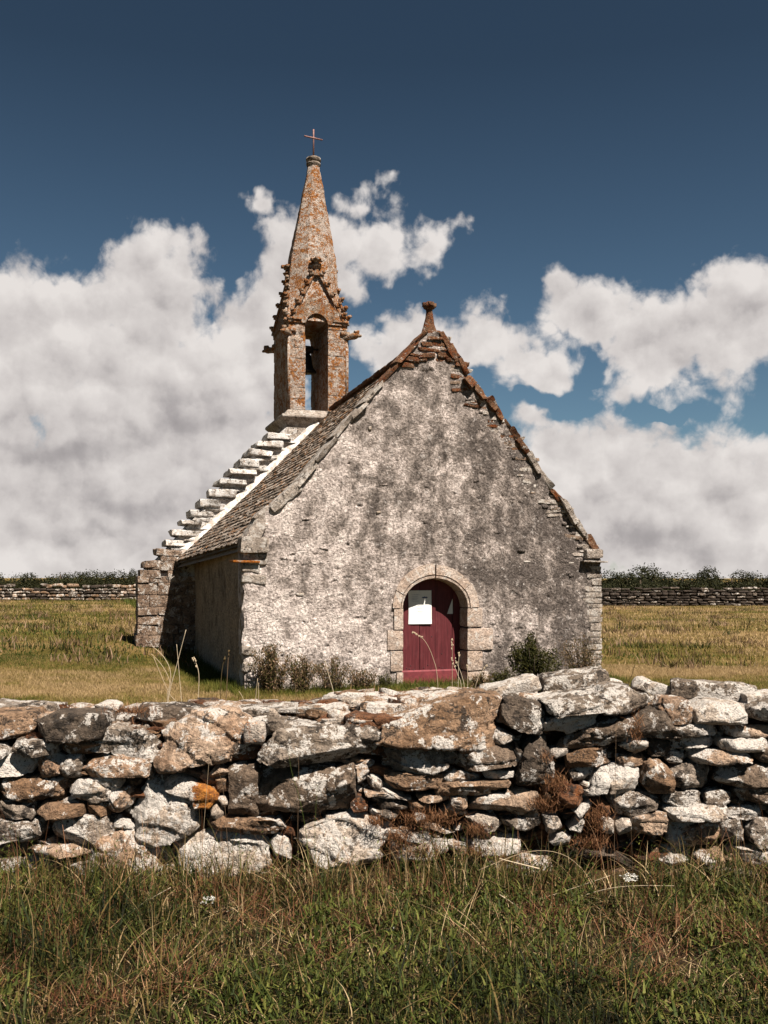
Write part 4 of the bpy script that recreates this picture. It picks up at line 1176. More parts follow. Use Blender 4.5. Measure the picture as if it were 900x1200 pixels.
def wall_stone(poly, setback, depth, lean, seed, voxel=.013):
    mx_ = sum(p[0] for p in poly) / len(poly); my_ = sum(p[1] for p in poly) / len(poly)
    poly = [(mx_ + (x - mx_) * 1.035 + math.copysign(1.0, x - mx_), my_ + (y - my_) * 1.05 + math.copysign(.8, y - my_)) for x, y in poly]
    pts = [P(x, y, WY) for x, y in poly]
    X = np.array([(p[0], p[2]) for p in pts]); c = X.mean(0)
    zlo = X[:, 1].min(); hgt_ = X[:, 1].max() - zlo
    area = 0.5 * abs(sum(X[i][0] * X[(i + 1) % len(X)][1] - X[(i + 1) % len(X)][0] * X[i][1] for i in range(len(X))))
    size = math.sqrt(area); bev = min(.011, size * .07)
    rg = np.random.default_rng(seed)
    rings = []
    cc = c
    gx, gz = rg.normal(0, .10), 0
    def ringv(shr, y):
        out = []
        for p in X:
            d = p - cc; l = np.linalg.norm(d); q = cc + d * max(0.1, (l - shr) / l)
            yy = y + lean * (q[1] - zlo) * .75 + gx * (q[0] - cc[0])
            out.append((q[0], WY + setback + yy, q[1]))
        return out
    rings = [ringv(bev, 0), ringv(bev * .25, bev * .5), ringv(0, bev * 1.4), ringv(-.0, depth * .7), ringv(bev * 1.5, depth)]
    n = len(X); bm = bmesh.new(); vs = [[bm.verts.new(v) for v in r] for r in rings]
    bm.faces.new(vs[0]); bm.faces.new(vs[-1][::-1])
    for i in range(len(rings) - 1):
        for j in range(n):
            k = (j + 1) % n; bm.faces.new((vs[i][k], vs[i][j], vs[i + 1][j], vs[i + 1][k]))
    bmesh.ops.recalc_face_normals(bm, faces=bm.faces[:])
    me = bpy.data.meshes.new('tmp'); bm.to_mesh(me); bm.free()
    o = bpy.data.objects.new('tmp', me); C.objects.link(o)
    m = o.modifiers.new('r', 'REMESH'); m.mode = 'VOXEL'; m.voxel_size = voxel
    dg = bpy.context.evaluated_depsgraph_get(); ev = o.evaluated_get(dg); em = ev.to_mesh()
    nv = len(em.vertices); co = np.zeros(nv * 3); em.vertices.foreach_get('co', co); co = co.reshape(-1, 3)
    nr = np.zeros(nv * 3); em.vertices.foreach_get('normal', nr); nr = nr.reshape(-1, 3)
    fs = [tuple(p.vertices) for p in em.polygons]
    ev.to_mesh_clear(); bpy.data.objects.remove(o); bpy.data.meshes.remove(me)
    # chipped facets
    cen = co.mean(0)
    for kk in range(9):
        nn = np.array((rg.normal(0, .8), -1.0, rg.normal(.15, .8))); nn /= np.linalg.norm(nn)
        pr = (co - cen) @ nn; lim = np.quantile(pr, rg.uniform(.88, .985)); lim = max(lim, pr.max() - .02 - .09 * size)
        ex = np.clip(pr - lim, 0, None); co = co - ex[:, None] * nn * .9
    # facets + strata + grain
    q = co + seed * 1.37
    ang = rg.normal(0, .16); rot = rotm('Y', ang); qq = q @ rot.T
    fac = fbm(q * 5.5, 2, seed); st = vnoise(np.stack([qq[:, 0] * 3, qq[:, 1] * 3, qq[:, 2] * 22 + 2.5 * vnoise(qq * 4, seed + 9)], -1), seed)
    st2 = np.abs(vnoise(np.stack([qq[:, 0] * 5, qq[:, 1] * 5, qq[:, 2] * 60], -1), seed + 3))
    g = fbm(q * 26, 3, seed + 5)
    bk = rg.uniform(9, 17); bed = np.floor(qq[:, 2] * bk + 1.1 * fbm(qq * 2.3, 2, seed + 21)).astype(np.int64)
    ledge = (_h(bed, bed * 3 + 1, bed * 0 + seed, 5) - .5) * .030
    d = .010 * fac + .005 * st * (.4 + .6 * np.abs(vnoise(q * 3, seed + 4))) + .009 * g + ledge
    crack = np.clip(.06 - np.abs(fbm(q * 4.0, 3, seed + 8)), 0, .06) / .06
    d = d - .016 * crack * (size > .1)
    d = d * min(1, .22 + size * 2.6)
    co = co + nr * d[:, None]
    return co, fs, size

def build_wall():
    items = []
    for i, (poly, mt, sb, dp, lean, lab) in enumerate(ST):
        co, fs, size = wall_stone(poly, sb, dp, lean, i + 1, .0098)
        items.append((size, co, fs, mt, lab))
    items.sort(key=lambda t: -t[0])
    rest = {}
    for k, (size, co, fs, mt, lab) in enumerate(items):
        if k < 100 or lab:
            mb = MB(); mb.add(co, fs); c = co.mean(0)
            o = mb.build('stone', M[mt], fwall, loc=None)
            for v in (): pass
            co2 = np.zeros(len(o.data.vertices) * 3); o.data.vertices.foreach_get('co', co2); co2 = (co2.reshape(-1, 3) - c).reshape(-1)
            o.data.vertices.foreach_set('co', co2); o.data.update(); o.location = c - off
            if lab: o['label'] = lab
        else:
            rest.setdefault(mt, []).append((co, fs))
    mb = MB(); order = list(rest)
    for i, mt in enumerate(order):
        for co, fs in rest[mt]: mb.add(co - off, fs, i)
    # loose rubble packed behind the gaps and over the top
    base = len(order); mats = [M[m] for m in order] + [M['brown'], M['dark'], M['warm'], M['pale'], M['rusty']]
    rg = np.random.default_rng(9)
    for k in range(800):
        x = rg.uniform(-3.9, 3.9); z = rg.uniform(.12, 1.0); s = rg.uniform(.05, .13)
        rock(mb, np.array((x, WY + rg.uniform(.16, .26), z)) - off, (s * rg.uniform(1.2, 2.6), s * 1.4, s * rg.uniform(.25, .65)), k, 2, rotm('Y', rg.normal(0, .35)), .5, base + int(rg.choice(5, p=[.3, .3, .2, .08, .12])))
    for k in range(560):                              # top rubble
        x = rg.uniform(-3.9, 3.9); y = rg.uniform(.18, .86); s = rg.uniform(.03, .11)
        z = topz(x, y) + s * .1
        rock(mb, np.array((x, WY + y, z)) - off, (s * rg.uniform(1.2, 2.2), s * 1.5, s * rg.uniform(.4, .7)), k + 700, 2, rotm('Z', rg.uniform(0, 3)) @ rotm('Y', rg.normal(0, .2)), .4, base + int(rg.choice(5, p=[.2, .08, .25, .27, .2])))
    o = mb.build('small_stones', mats, fwall, angle=50); o['kind'] = 'stuff'

def topz(x, y):                                       # surface of the wall's top, y back from the face
    x = np.asarray(x, float); y = np.asarray(y, float)
    px = CX + x / WY * F
    zb = np.interp(px, [-300, 60, 170, 230, 330, 400, 560, 620, 700, 780, 1100], [1.06, 1.055, 1.07, 1.09, 1.09, 1.15, 1.17, 1.15, 1.20, 1.17, 1.12])
    zf = np.interp(px, [-300, 60, 170, 330, 400, 560, 700, 780, 1100], [.94, .96, .97, 1.0, 1.04, 1.05, 1.10, 1.08, 1.04])
    t = sstep(.12, .62, y)
    return zf + (zb - zf) * t - .25 * sstep(.72, .95, y) + .018 * fbm(np.stack([x * 7, y * 7, x * 0], -1), 3, 55)

def wall_core():
    nx, ny = 420, 60
    xs = np.linspace(-4, 4, nx); t = np.linspace(0, 1, ny)
    X = np.repeat(xs[:, None], ny, 1); T = np.repeat(t[None, :], nx, 0)
    # profile: up the recessed face, over the top, down the back
    a = np.clip(T / .35, 0, 1); b = np.clip((T - .35) / .4, 0, 1); c = np.clip((T - .75) / .25, 0, 1)
    Yb = .17 + .02 * a + .72 * b + .06 * c
    Zt = topz(X, Yb)
    Z = np.where(T < .35, .0 + a * (Zt - .04), np.where(T < .75, Zt, Zt * (1 - c) - .05 * c))
    Pn = np.stack([X * 9, Z * 9, Yb * 9], -1)
    Y = WY + Yb + .05 * fbm(Pn, 4, 61); Z = Z + .02 * fbm(Pn + 9, 3, 62)
    mb = MB(); mb.add(np.stack([X, Y, Z], -1).reshape(-1, 3) - off, grid_faces(nx, ny)[:, ::-1].tolist())
    mb.build('earth_core', M['moss'], fwall)
build_wall(); wall_core()

# stones lying on the wall's top
def top_stones():
    # (px, py, distance, width m, height m, depth m, material, tilt, label)
    L = [(205, 835, 6.25, .42, .10, .28, 'dark', .05, 'dark layered stone on the wall top at the left'),
         (130, 826, 6.45, .16, .05, .2, 'pale', 0, None), (20, 832, 6.4, .5, .1, .3, 'grey', .03, None),
         (330, 829, 6.25, .62, .05, .26, 'grey', -.02, None), (298, 847, 6.0, .20, .06, .14, 'pale', -.1, None),
         (322, 843, 6.05, .10, .09, .1, 'pale', .5, None), (299, 867, 5.86, .10, .12, .1, 'lichen', 0, None),
         (250, 832, 6.1, .10, .06, .08, 'orange', 0, None), (375, 832, 6.2, .34, .07, .2, 'warm', 0, None),
         (409, 819, 6.5, .34, .05, .24, 'pale', -.03, 'flat white slab on the wall top'), (445, 821, 6.4, .14, .06, .12, 'pale', 0, None),
         (455, 832, 6.2, .36, .09, .25, 'warm', 0, None), (500, 825, 6.3, .42, .10, .3, 'warm', -.05, None), (540, 820, 6.35, .2, .08, .2, 'pale', .1, None),
         (593, 806, 6.35, .38, .11, .26, 'pale', -.25, 'pale angular stone on the wall top behind the slabs'),
         (672, 800, 6.45, .46, .15, .3, 'grey', -.12, 'grey stone on the wall top'), (709, 792, 6.42, .19, .085, .16, 'pale', .08, 'white block on the right of the wall top'),
         (765, 804, 6.35, .24, .09, .2, 'pale', .35, None), (745, 812, 6.2, .2, .06, .2, 'dark', 0, None), (630, 820, 6.2, .3, .08, .2, 'warm', 0, None),
         (830, 808, 6.35, .5, .12, .3, 'grey', .05, None), (890, 815, 6.2, .3, .1, .3, 'pale', .1, None), (70, 840, 6.15, .3, .08, .25, 'warm', 0, None), (470, 846, 6.0, .34, .07, .2, 'rusty', 0, None), (345, 850, 6.0, .36, .08, .22, 'grey', .1, None), (430, 845, 6.0, .3, .09, .2, 'rusty', -.1, None)]
    for i, (px, py, D, w, h, d, mt, tl, lab) in enumerate(L):
        c = np.array(P(px, py, D)); mb = MB()
        zt = float(topz(c[0], D - WY))
        c[2] = max(min(c[2], zt + h * .6), zt + h * .15)
        block(mb, (0, 0, 0), (w, d, h), 9, .22, .035, rotm('Y', tl), 900 + i, 9, jit=.22)
        o = mb.build('capstone', M[mt], fwall, angle=60); o.location = c - off
        if lab: o['label'] = lab
top_stones()

# dry moss and root mats hanging between the stones (uncountable)
def moss():
    rg = np.random.default_rng(12)
    spots = [(500, 962, 60, 18), (560, 975, 30, 14), (490, 1000, 60, 14), (650, 920, 30, 22), (640, 945, 40, 14), (700, 960, 28, 22), (690, 990, 40, 14), (560, 1000, 30, 12), (745, 855, 14, 26), (155, 835, 50, 8), (440, 965, 20, 12), (585, 1010, 60, 10), (640, 890, 16, 12), (470, 985, 40, 20)]
    xs, ys, zs = [], [], []
    for (px, py, rx, ry) in spots:
        rx *= .62; ry *= .7; n = int(rx * ry * 1.5)
        a = rg.normal(px, rx * .45, n); b = rg.normal(py, ry * .45, n)
        for x, y in zip(a, b):
            p = P(x, y, WY + rg.uniform(-.06, .05)); xs.append(p[0]); ys.append(p[1]); zs.append(p[2])
    n = len(xs)
    o = blades('dry_moss', bpy.data.materials['dry_weed_leaves'], np.array(xs), np.array(ys), np.array(zs) - .0, rg.uniform(.015, .05, n), rg.uniform(.002, .005, n), rg.normal(0, 1.2, n), rg.uniform(-.6, .9, n), 2, tone=rg.uniform(.35, .8, n))
    o.data.materials[0] = M['rootmat']
    o.parent = fwall; o.location = -off; o['kind'] = 'stuff'
M['rootmat'] = blade_mat('dry_rust_roots', [(.05, .02, .01), (.10, .04, .018), (.17, .08, .035), (.30, .17, .09)], .15)
moss()
# dry litter on the wall top
rg = np.random.default_rng(13)
n = 5200; x = rg.uniform(-3.9, 3.9, n); y = rg.uniform(.12, .86, n)
o = blades('dry_litter', M['rootmat'], x, WY + y, topz(x, y) + .008, rg.uniform(.02, .07, n), rg.uniform(.002, .006, n), rg.normal(0, 1.5, n), rg.uniform(-.5, .8, n), 2, tone=rg.uniform(.2, 1, n))
o.parent = fwall; o.location = -off; o['kind'] = 'stuff'

# ================================================================= FAR WALLS
def far_wall(name, x0, x1, Y0, Y1, h, label, mats, seed):
    mb = MB(); rg = np.random.default_rng(seed)
    root_z = float(hgt((x0 + x1) / 2, (Y0 + Y1) / 2))
    ln = math.hypot(x1 - x0, Y1 - Y0)
    ang = math.atan2(Y1 - Y0, x1 - x0)
    def at(d): return x0 + (x1 - x0) * d / ln, Y0 + (Y1 - Y0) * d / ln
    # core
    nseg = int(ln); V = []
    for i in range(nseg + 1):
        x, y = at(ln * i / nseg); z = float(hgt(x, y)); t = h * .86
        V += [(x, y - .18, z - .2), (x, y - .15, z + t), (x, y + .35, z + t), (x, y + .4, z - .2)]
    mb.add(V, [(i * 4 + j, (i + 1) * 4 + j, (i + 1) * 4 + j + 1, i * 4 + j + 1) for i in range(nseg) for j in range(3)], 1)
    z = 0.0
    while z < h:
        hh = rg.uniform(.14, .28); d = 0
        while d < ln:
            w = rg.uniform(.25, .75); x, y = at(d + w / 2); g = float(hgt(x, y))
            top = z + hh > h - .05
            if top and rg.random() < .12: d += w; continue
            rock(mb, (x, y - .18 + rg.uniform(-.05, .05), g + z + hh / 2 + (rg.uniform(-.05, .08) if top else 0)), (w * .98, .42, hh * rg.uniform(.7, .95)), int(d * 10 + z * 100), 2, rotm('Z', ang) @ rotm('Y', rg.normal(0, .08)), .3, int(rg.integers(0, len(mats))))
            d += w
        z += hh
    o = mb.build(name, [M[m] for m in mats], None, angle=55)
    tag(o, label, 'wall')
far_wall('dry_stone_wall', -62, -12.5, 62, 63, .92, 'distant pale dry stone wall at the left edge of the field beyond the buttress', ['dark', 'black', 'brown', 'dark', 'warm'], 1)
far_wall('dry_stone_wall', 12.0, 62, 64.5, 63.5, 1.18, 'distant dark dry stone wall across the field to the right of the chapel', ['black', 'black', 'black', 'dark'], 2)

# ================================================================= VEGETATION
def leaf_cloud(n, rad, seed, size, flat=1.0, lumps=9, fill=.6):
    rg = np.random.default_rng(seed)
    cs = rg.normal(0, .42, (lumps, 3)) * np.array(rad); cs[:, 2] = np.abs(cs[:, 2]) * 1.0
    rr = rg.uniform(.35, .6, lumps)
    k = rg.integers(0, lumps, n)
    d = rg.normal(0, 1, (n, 3)); d /= np.linalg.norm(d, axis=1, keepdims=True)
    r = rg.uniform(fill, 1, n) ** .6
    p = cs[k] + d * (rr[k] * r)[:, None] * np.array(rad)
    p += rg.normal(0, .04, (n, 3)) * np.array(rad)
    # leaves
    a = rg.normal(0, 1, (n, 3)); a /= np.linalg.norm(a, axis=1, keepdims=True)
    b = np.cross(a, rg.normal(0, 1, (n, 3))); b /= np.maximum(np.linalg.norm(b, axis=1, keepdims=True), 1e-6)
    s = size * rg.uniform(.6, 1.4, n)[:, None]
    V = np.stack([p - a * s, p + b * s * .45, p + a * s, p - b * s * .45], 1).reshape(-1, 3)
    F_ = np.arange(n * 4).reshape(-1, 4)
    tone = np.clip(rg.uniform(0, 1, n) * .7 + .3 * rr[k] / .6 * rg.uniform(.4, 1, n), 0, 1)
    return V, F_, np.repeat(tone, 4)

def leaf_obj(name, V, Fc, tone, mat, parent):
    me = bpy.data.meshes.new(name)
    me.vertices.add(len(V)); me.vertices.foreach_set('co', V.reshape(-1).astype(np.float32))
    me.loops.add(Fc.size); me.loops.foreach_set('vertex_index', Fc.reshape(-1).astype(np.int32))
    me.polygons.add(len(Fc)); me.polygons.foreach_set('loop_start', np.arange(0, Fc.size, 4, dtype=np.int32)); me.polygons.foreach_set('loop_total', np.full(len(Fc), 4, dtype=np.int32))
    me.update(calc_edges=True); solidify_tone(me, tone); me.materials.append(mat)
    o = bpy.data.objects.new(name, me); return link(o, parent)

def tree_proto(seed, w, h):
    root = empty('hedge_tree'); V, f, t = leaf_cloud(11000, (w, w * .8, h * .62), seed, .075, lumps=22, fill=.35)
    V[:, 2] += h * .12
    leaf_obj('crown', V, f, t, M['tree'], root)
    mb = MB(); rg = np.random.default_rng(seed)
    tube(mb, [(0, 0, -.2), (.05, 0, h * .3), (.0, .05, h * .7)], [.12, .09, .04], 7)
    for k in range(5):
        a = rg.uniform(0, 6.28); tube(mb, [(0, 0, h * .25), (math.cos(a) * w * .4, math.sin(a) * w * .4, h * .55)], [.05, .02], 5)
    mb.build('trunk', M['bark'], root); return root
protos = [tree_proto(1, 1.6, 2.5), tree_proto(2, 2.1, 2.7), tree_proto(3, 1.2, 2.4)]
first = [True] * 3
def place_tree(i, px, D, sc, lab, grp, rz):
    x = (px - CX) / F * D; z = float(hgt(x, D)) - .1
    if first[i]: r = protos[i]; first[i] = False
    else:
        r = protos[i].copy(); C.objects.link(r)
        for ch in protos[i].children:
            c = ch.copy(); C.objects.link(c); c.parent = r
    r.location = (x, D, z); r.rotation_euler = (0, 0, rz); r.scale = (sc[0], sc[0], sc[1]); tag(r, lab, 'tree', grp)
gl = 'trees beyond the left field wall'; gr = 'trees beyond the right field wall'
spec = [(1, 135, 76, (1.2, .85), 'low rounded olive bush beyond the left wall, nearest the chapel buttress', gl),
        (2, 158, 84, (.8, 1.15), 'small dark tree just left of the buttress beyond the left wall', gl)]
for k, px in enumerate((-10, 30, 70, 105)): spec.append(((k + 1) % 3, px, 78 + 4 * (k % 2), (1.2 + .2 * (k % 2), .85 + .12 * (k % 3)), 'dark bush of the hedge beyond the left field wall, away from the chapel', gl))
labs = ['hedge tree touching the chapel right edge beyond the right wall', 'second hedge tree right of the chapel beyond the right wall', 'third hedge tree right of the chapel beyond the right wall']
for k, px in enumerate((702, 716, 734, 750, 768, 784, 800, 818, 838, 858, 878, 900)):
    spec.append((k % 3, px, 75 + 3 * ((k * 2) % 3), (1.25, [1.1, 1.0, 1.15, 1.05, 1.2, 1.0, 1.2, 1.1, 1.0, 1.15, 1.0, 1.1][k]), labs[k] if k < 3 else 'dark tree in the continuous right part of the hedge beyond the right field wall', gr))
for k, s in enumerate(spec): place_tree(s[0], s[1], s[2], s[3], s[4], s[5], k * 1.3)

# shrubs against the gable
def shrub(name, px, py, D, rad, n, mat, label, seed, size=.02, stems=14, spiky=0.0):
    b = P(px, py, D); z = float(hgt(b[0], b[1]))
    root = empty(name, (b[0], b[1], z)); tag(root, label, 'shrub' if name == 'shrub' else 'weeds')
    rg = np.random.default_rng(seed); mb = MB(); tips = []
    for k in range(stems):
        a = rg.uniform(0, 6.28); r = rg.uniform(.1, 1.0); h = rad[2] * 2 * rg.uniform(.6, 1.05) * (1 - .3 * r)
        p0 = np.array((math.cos(a) * .06, math.sin(a) * .06, -.03)); p2 = np.array((math.cos(a) * r * rad[0], math.sin(a) * r * rad[1], h)); p1 = (p0 + p2) / 2 + np.array((0, 0, h * .12))
        tube(mb, [p0, p1, p2], [.009, .006, .003], 4); tips.append((p0, p1, p2))
    mb.build('stem', M['bark'], root)
    if spiky:
        V = []; tone = []
        k = rg.integers(0, stems, n); s = rg.uniform(.15, 1.05, n)
        P0 = np.array([t[0] for t in tips])[k]; P1 = np.array([t[1] for t in tips])[k]; P2 = np.array([t[2] for t in tips])[k]
        c = P0 * ((1 - s) ** 2)[:, None] + 2 * P1 * (s * (1 - s))[:, None] + P2 * (s * s)[:, None] + rg.normal(0, spiky, (n, 3))
        a = rg.normal(0, 1, (n, 3)) + np.array((0, 0, 1.2)); a /= np.linalg.norm(a, axis=1, keepdims=True)
        bb = np.cross(a, rg.normal(0, 1, (n, 3))); bb /= np.linalg.norm(bb, axis=1, keepdims=True)
        sz = (size * rg.uniform(.5, 1.5, n))[:, None]
        V = np.stack([c - a * sz, c + bb * sz * .3, c + a * sz, c - bb * sz * .3], 1).reshape(-1, 3); f = np.arange(n * 4).reshape(-1, 4); t = np.repeat(rg.uniform(0, 1, n), 4)
    else:
        V, f, t = leaf_cloud(n, rad, seed, size, lumps=14, fill=.3); V[:, 2] = np.abs(V[:, 2] + rad[2] * .45)
    leaf_obj('foliage', V, f, t, mat, root)
    return root
shrub('shrub', 624, 783, 17.05, (.27, .22, .60), 8000, M['leaf'], 'compact dark green shrub against the gable to the right of the door', 3, .022, 16)
shrub('shrub', 682, 786, 17.35, (.42, .25, .46), 3800, M['dryleaf'], 'airy twiggy half dry shrub near the right corner of the gable', 4, .020, 30, .05)
shrub('weed_clump', 318, 800, 15.9, (.36, .25, .46), 4200, M['dryleaf'], 'tall brown and green weed clump at the left foot of the gable', 5, .026, 34, .045)
shrub('weed_clump', 352, 803, 15.95, (.34, .22, .33), 3000, M['dryleaf'], 'lower green brown weed clump just right of the tallest one under the gable', 6, .024, 24, .045)
shrub('weed_clump', 392, 803, 16.2, (.34, .22, .32), 2000, M['dryleaf'], 'sparse weed clump midway between the left gable corner and the door', 7, .022, 22, .04)
shrub('weed_clump', 424, 804, 16.4, (.30, .18, .20), 1500, M['dryleaf'], 'thin low weeds between the sparse clump and the door', 17, .022, 18, .04)
shrub('weed_clump', 590, 798, 16.9, (.26, .15, .18), 1500, M['leaf'], 'low green weeds between the door and the compact shrub', 18, .022, 18, .04)
shrub('weed_clump', 452, 800, 16.6, (.20, .15, .12), 900, M['leaf'], 'small low weed just left of the door threshold', 8, .022, 12, .03)
shrub('weed_clump', 562, 800, 16.6, (.24, .15, .15), 1300, M['dryleaf'], 'low weeds just right of the door threshold', 9, .022, 16, .03)

# meadow grass behind the wall
def field(name, n, xr, yr, h, w, lab, seg=2, edge=None):
    x = rng.uniform(*xr, n); y = rng.uniform(yr[0] ** .5, yr[1] ** .5, n) ** 2
    keep = (~in_chapel(x, y, .02)) & (np.abs(x) < y * .55 + .8)
    x, y = x[keep], y[keep]; n = len(x)
    z = hgt(x, y) - .005
    # distance to the chapel's front and left foot: greener and taller there
    dx, dy = x - ORG[0], y - ORG[1]; u = dx * CN + dy * SN; L = -dx * SN + dy * CN
    df = np.where((np.abs(u) < 3.7), np.clip(-L, 0, 9), np.where((L > 0) & (u < 0) & (L < 8), np.clip(-3.5 - u, 0, 9), 9))
    g = np.clip(1 - df / 1.1, 0, 1)
    p = np.stack([x * .5, y * .5, x * 0], -1); nz = fbm(p, 3, 77); nz2 = fbm(p * 5, 3, 78)
    nz3 = fbm(np.stack([x * .16, y * .55, x * 0], -1), 4, 79)
    tone = .55 + .7 * nz + .5 * nz2 + 1.3 * nz3 - .55 * g + rng.normal(0, .2, n) + .26 * sstep(2, 5, x) - .08 * sstep(-2, -5, x)
    tone = tone * (1 - g) + g * (.12 + rng.normal(0, .14, n))
    hh = h * rng.uniform(.5, 1.3, n) * (1 + 2.6 * g * np.clip(.7 + nz, 0, 1.5) + .6 * np.clip(nz2, 0, 1)); 
    o = blades(name, M['meadow'], x, y, z, hh, w * rng.uniform(.6, 1.3, n), rng.normal(0, .5, n), rng.uniform(0, .6, n), seg, tone=tone)
    tag(o, lab, 'grass', kind='stuff')
field('meadow_grass', 330000, (-8.5, 9), (11.5, 21), .055, .007, 'short dry and green grass around the foot of the chapel')
field('field_grass', 170000, (-32, 34), (21, 63), .10, .03, 'short ochre grass of the field behind the chapel', 1)

def field_weeds():
    rg = np.random.default_rng(71); m = 520
    cy = rg.uniform(20, 61, m); cx = rg.uniform(-.5, .5, m) * cy * 1.0; k = rg.integers(0, m, 15000); n = 15000
    x = cx[k] + rg.normal(0, .22, n); y = cy[k] + rg.normal(0, .22, n); keep = ~in_chapel(x, y, .1); x, y = x[keep], y[keep]; n = len(x)
    tb = rg.uniform(0, 1, m)[k][keep]
    o = blades('field_weeds', M['dryleaf'], x, y, hgt(x, y), rg.uniform(.08, .30, n), rg.uniform(.02, .04, n), rg.normal(0, .5, n), rg.uniform(0, .6, n), 2, tone=np.clip(tb + rg.normal(0, .15, n), 0, 1))
    tag(o, 'scattered tufts of coarse weeds in the field behind the chapel', 'weeds', kind='stuff')
field_weeds()

# foreground verge
def verge_grass():
    # stuff: short dense growth and long blades
    def lay(n, y0, y1, h, w, tone, curl, seg=4, name='verge_grass', mat='verge', lean=.35, lab='', xr=4.1):
        n = int(n * 1.3)
        x = rng.uniform(-xr, xr, n); y = rng.uniform(y0, y1, n)
        z = hgt(x, y) - .01
        p = np.stack([x * 2.2, y * 2.2, x * 0], -1); nz = fbm(p, 3, 88)
        hh = h * rng.uniform(.35, 1.3, n) * (1 + 1.1 * nz)
        t = tone(n) - .35 * nz
        o = blades(name, M[mat], x, y, z, hh, w * rng.uniform(.5, 1.5, n), rng.normal(0, lean, n), rng.uniform(0, curl, n), seg, tone=t)
        tag(o, lab, 'grass', kind='stuff')
    lay(46000, 3.0, 5.78, .085, .0055, lambda n: rng.beta(.8, 1.7, n), .9, 3, lab='dense low green and brown grass on the verge in front of the wall', lean=.6)
    lay(4200, 3.6, 5.74, .21, .007, lambda n: rng.beta(1.5, 2.0, n), 1.2, 5, name='long_grass', lab='longer arching grass blades on the verge in front of the wall', lean=.6)
    lay(2600, 4.0, 5.74, .17, .010, lambda n: rng.uniform(.25, .6, n), 1.3, 5, name='broad_grass', lab='broader yellow green grass blades on the verge in front of the wall', lean=.7)
    lay(1500, 4.2, 5.74, .27, .0032, lambda n: rng.uniform(.6, 1, n), .6, 5, name='dry_stalks', lab='thin dry grass stalks on the verge in front of the wall', lean=.6)
    lay(9000, 3.4, 5.70, .07, .0045, lambda n: rng.uniform(.55, 1, n), .5, 3, name='fallen_straw', lab='short fallen straw lying in the verge grass in front of the wall', lean=2.6)
    # low broad leaves
    n = 35000; x = rng.uniform(-4.1, 4.1, n); y = rng.uniform(3.2, 5.7, n); nz = fbm(np.stack([x * 1.6, y * 1.6, x * 0], -1), 3, 99)
    k = nz > -.05; x, y = x[k], y[k]; n = len(x)
    o = blades('verge_leaves', M['vleaf'], x, y, hgt(x, y) + rng.uniform(0, .10, n), rng.uniform(.02, .06, n), rng.uniform(.006, .015, n), rng.normal(0, .8, n), rng.uniform(0, 1, n), 3, tone=rng.uniform(.3, 1, n))
    tag(o, 'low leafy weeds growing in the verge grass in front of the wall', 'weeds', kind='stuff')
verge_grass()
def tall_weeds():
    rg = np.random.default_rng(31)
    n = 3400; x = rg.uniform(-3, 3, n); y = rg.uniform(5.3, 5.74, n); nz = fbm(np.stack([x * 3, y * 3, x * 0], -1), 3, 44)
    k = nz > -.15; x, y, nz = x[k], y[k], nz[k]; n = len(x)
    o = blades('wall_foot_grass', M['verge'], x, y, hgt(x, y), rg.uniform(.10, .34, n) * (1 + .6 * nz), rg.uniform(.002, .008, n), rg.normal(0, .35, n), rg.uniform(0, 1.0, n), 5, tone=rg.beta(1.1, 1.1, n))
    tag(o, 'taller tangled grass growing against the foot of the near wall', 'grass', kind='stuff')
    n = 420; c = rg.uniform(-2.8, 2.8, 40); x = c[rg.integers(0, 40, n)] + rg.normal(0, .12, n); y = rg.uniform(5.0, 5.72, n)
    o = blades('tall_dry_stalks', M['dead'], x, y, hgt(x, y), rg.uniform(.25, .62, n), rg.uniform(.002, .004, n), rg.normal(0, .28, n), rg.uniform(0, .5, n), 6, tone=rg.uniform(.3, 1, n))
    tag(o, 'tall thin brown stalks rising in front of the near wall', 'dry stalks', kind='stuff')
    # dead bracken-like clumps and tangled straw
    cx = rg.uniform(-2.8, 2.8, 60); cy = rg.uniform(4.0, 5.65, 60); k = rg.integers(0, 60, 7000)
    x = cx[k] + rg.normal(0, .10, 7000); y = np.minimum(cy[k] + rg.normal(0, .08, 7000), 5.74)
    o = blades('dead_stems', M['dead'], x, y, hgt(x, y) + rg.uniform(0, .05, 7000), rg.uniform(.03, .13, 7000), rg.uniform(.002, .005, 7000), rg.normal(0, 1.3, 7000), rg.uniform(-.3, .8, 7000), 3, tone=rg.beta(1.2, 1.4, 7000))
    tag(o, 'red brown dead stems tangled in the verge in front of the wall', 'dead stems', kind='stuff')
    V = []; T = []
    for s in range(460):
        bx = rg.uniform(-2.9, 2.9); by = rg.uniform(4.2, 5.7); h = rg.uniform(.12, .36) * (1.1 if by > 5.2 else .7); a = rg.uniform(0, 6.28); ln = rg.uniform(0, .35)
        bz = float(hgt(bx, by)); m = int(h * 70); tn = rg.uniform(.1, .9)
        for q in range(m):
            t_ = (q + 1) / m; p = np.array((bx + math.cos(a) * ln * h * t_ ** 1.5, by + math.sin(a) * ln * h * t_ ** 1.5, bz + h * t_))
            az_ = q * 2.4 + rg.uniform(-.4, .4); L_ = rg.uniform(.018, .045) * (1.15 - .6 * t_); d = np.array((math.cos(az_), math.sin(az_), rg.uniform(.1, .9))); d /= np.linalg.norm(d)
            w = np.cross(d, (0, 0, 1)); w /= np.linalg.norm(w); w = w * L_ * .16
            V += [p, p + d * L_ * .5 + w, p + d * L_, p + d * L_ * .5 - w]; T.append(np.clip(tn + rg.normal(0, .15), 0, 1))
    V = np.array(V)
    o = leaf_obj('verge_weeds', V, np.arange(len(V)).reshape(-1, 4), np.repeat(T, 4), M['vleaf'], None)
    tag(o, 'upright leafy weeds scattered through the verge in front of the wall', 'weeds', kind='stuff')
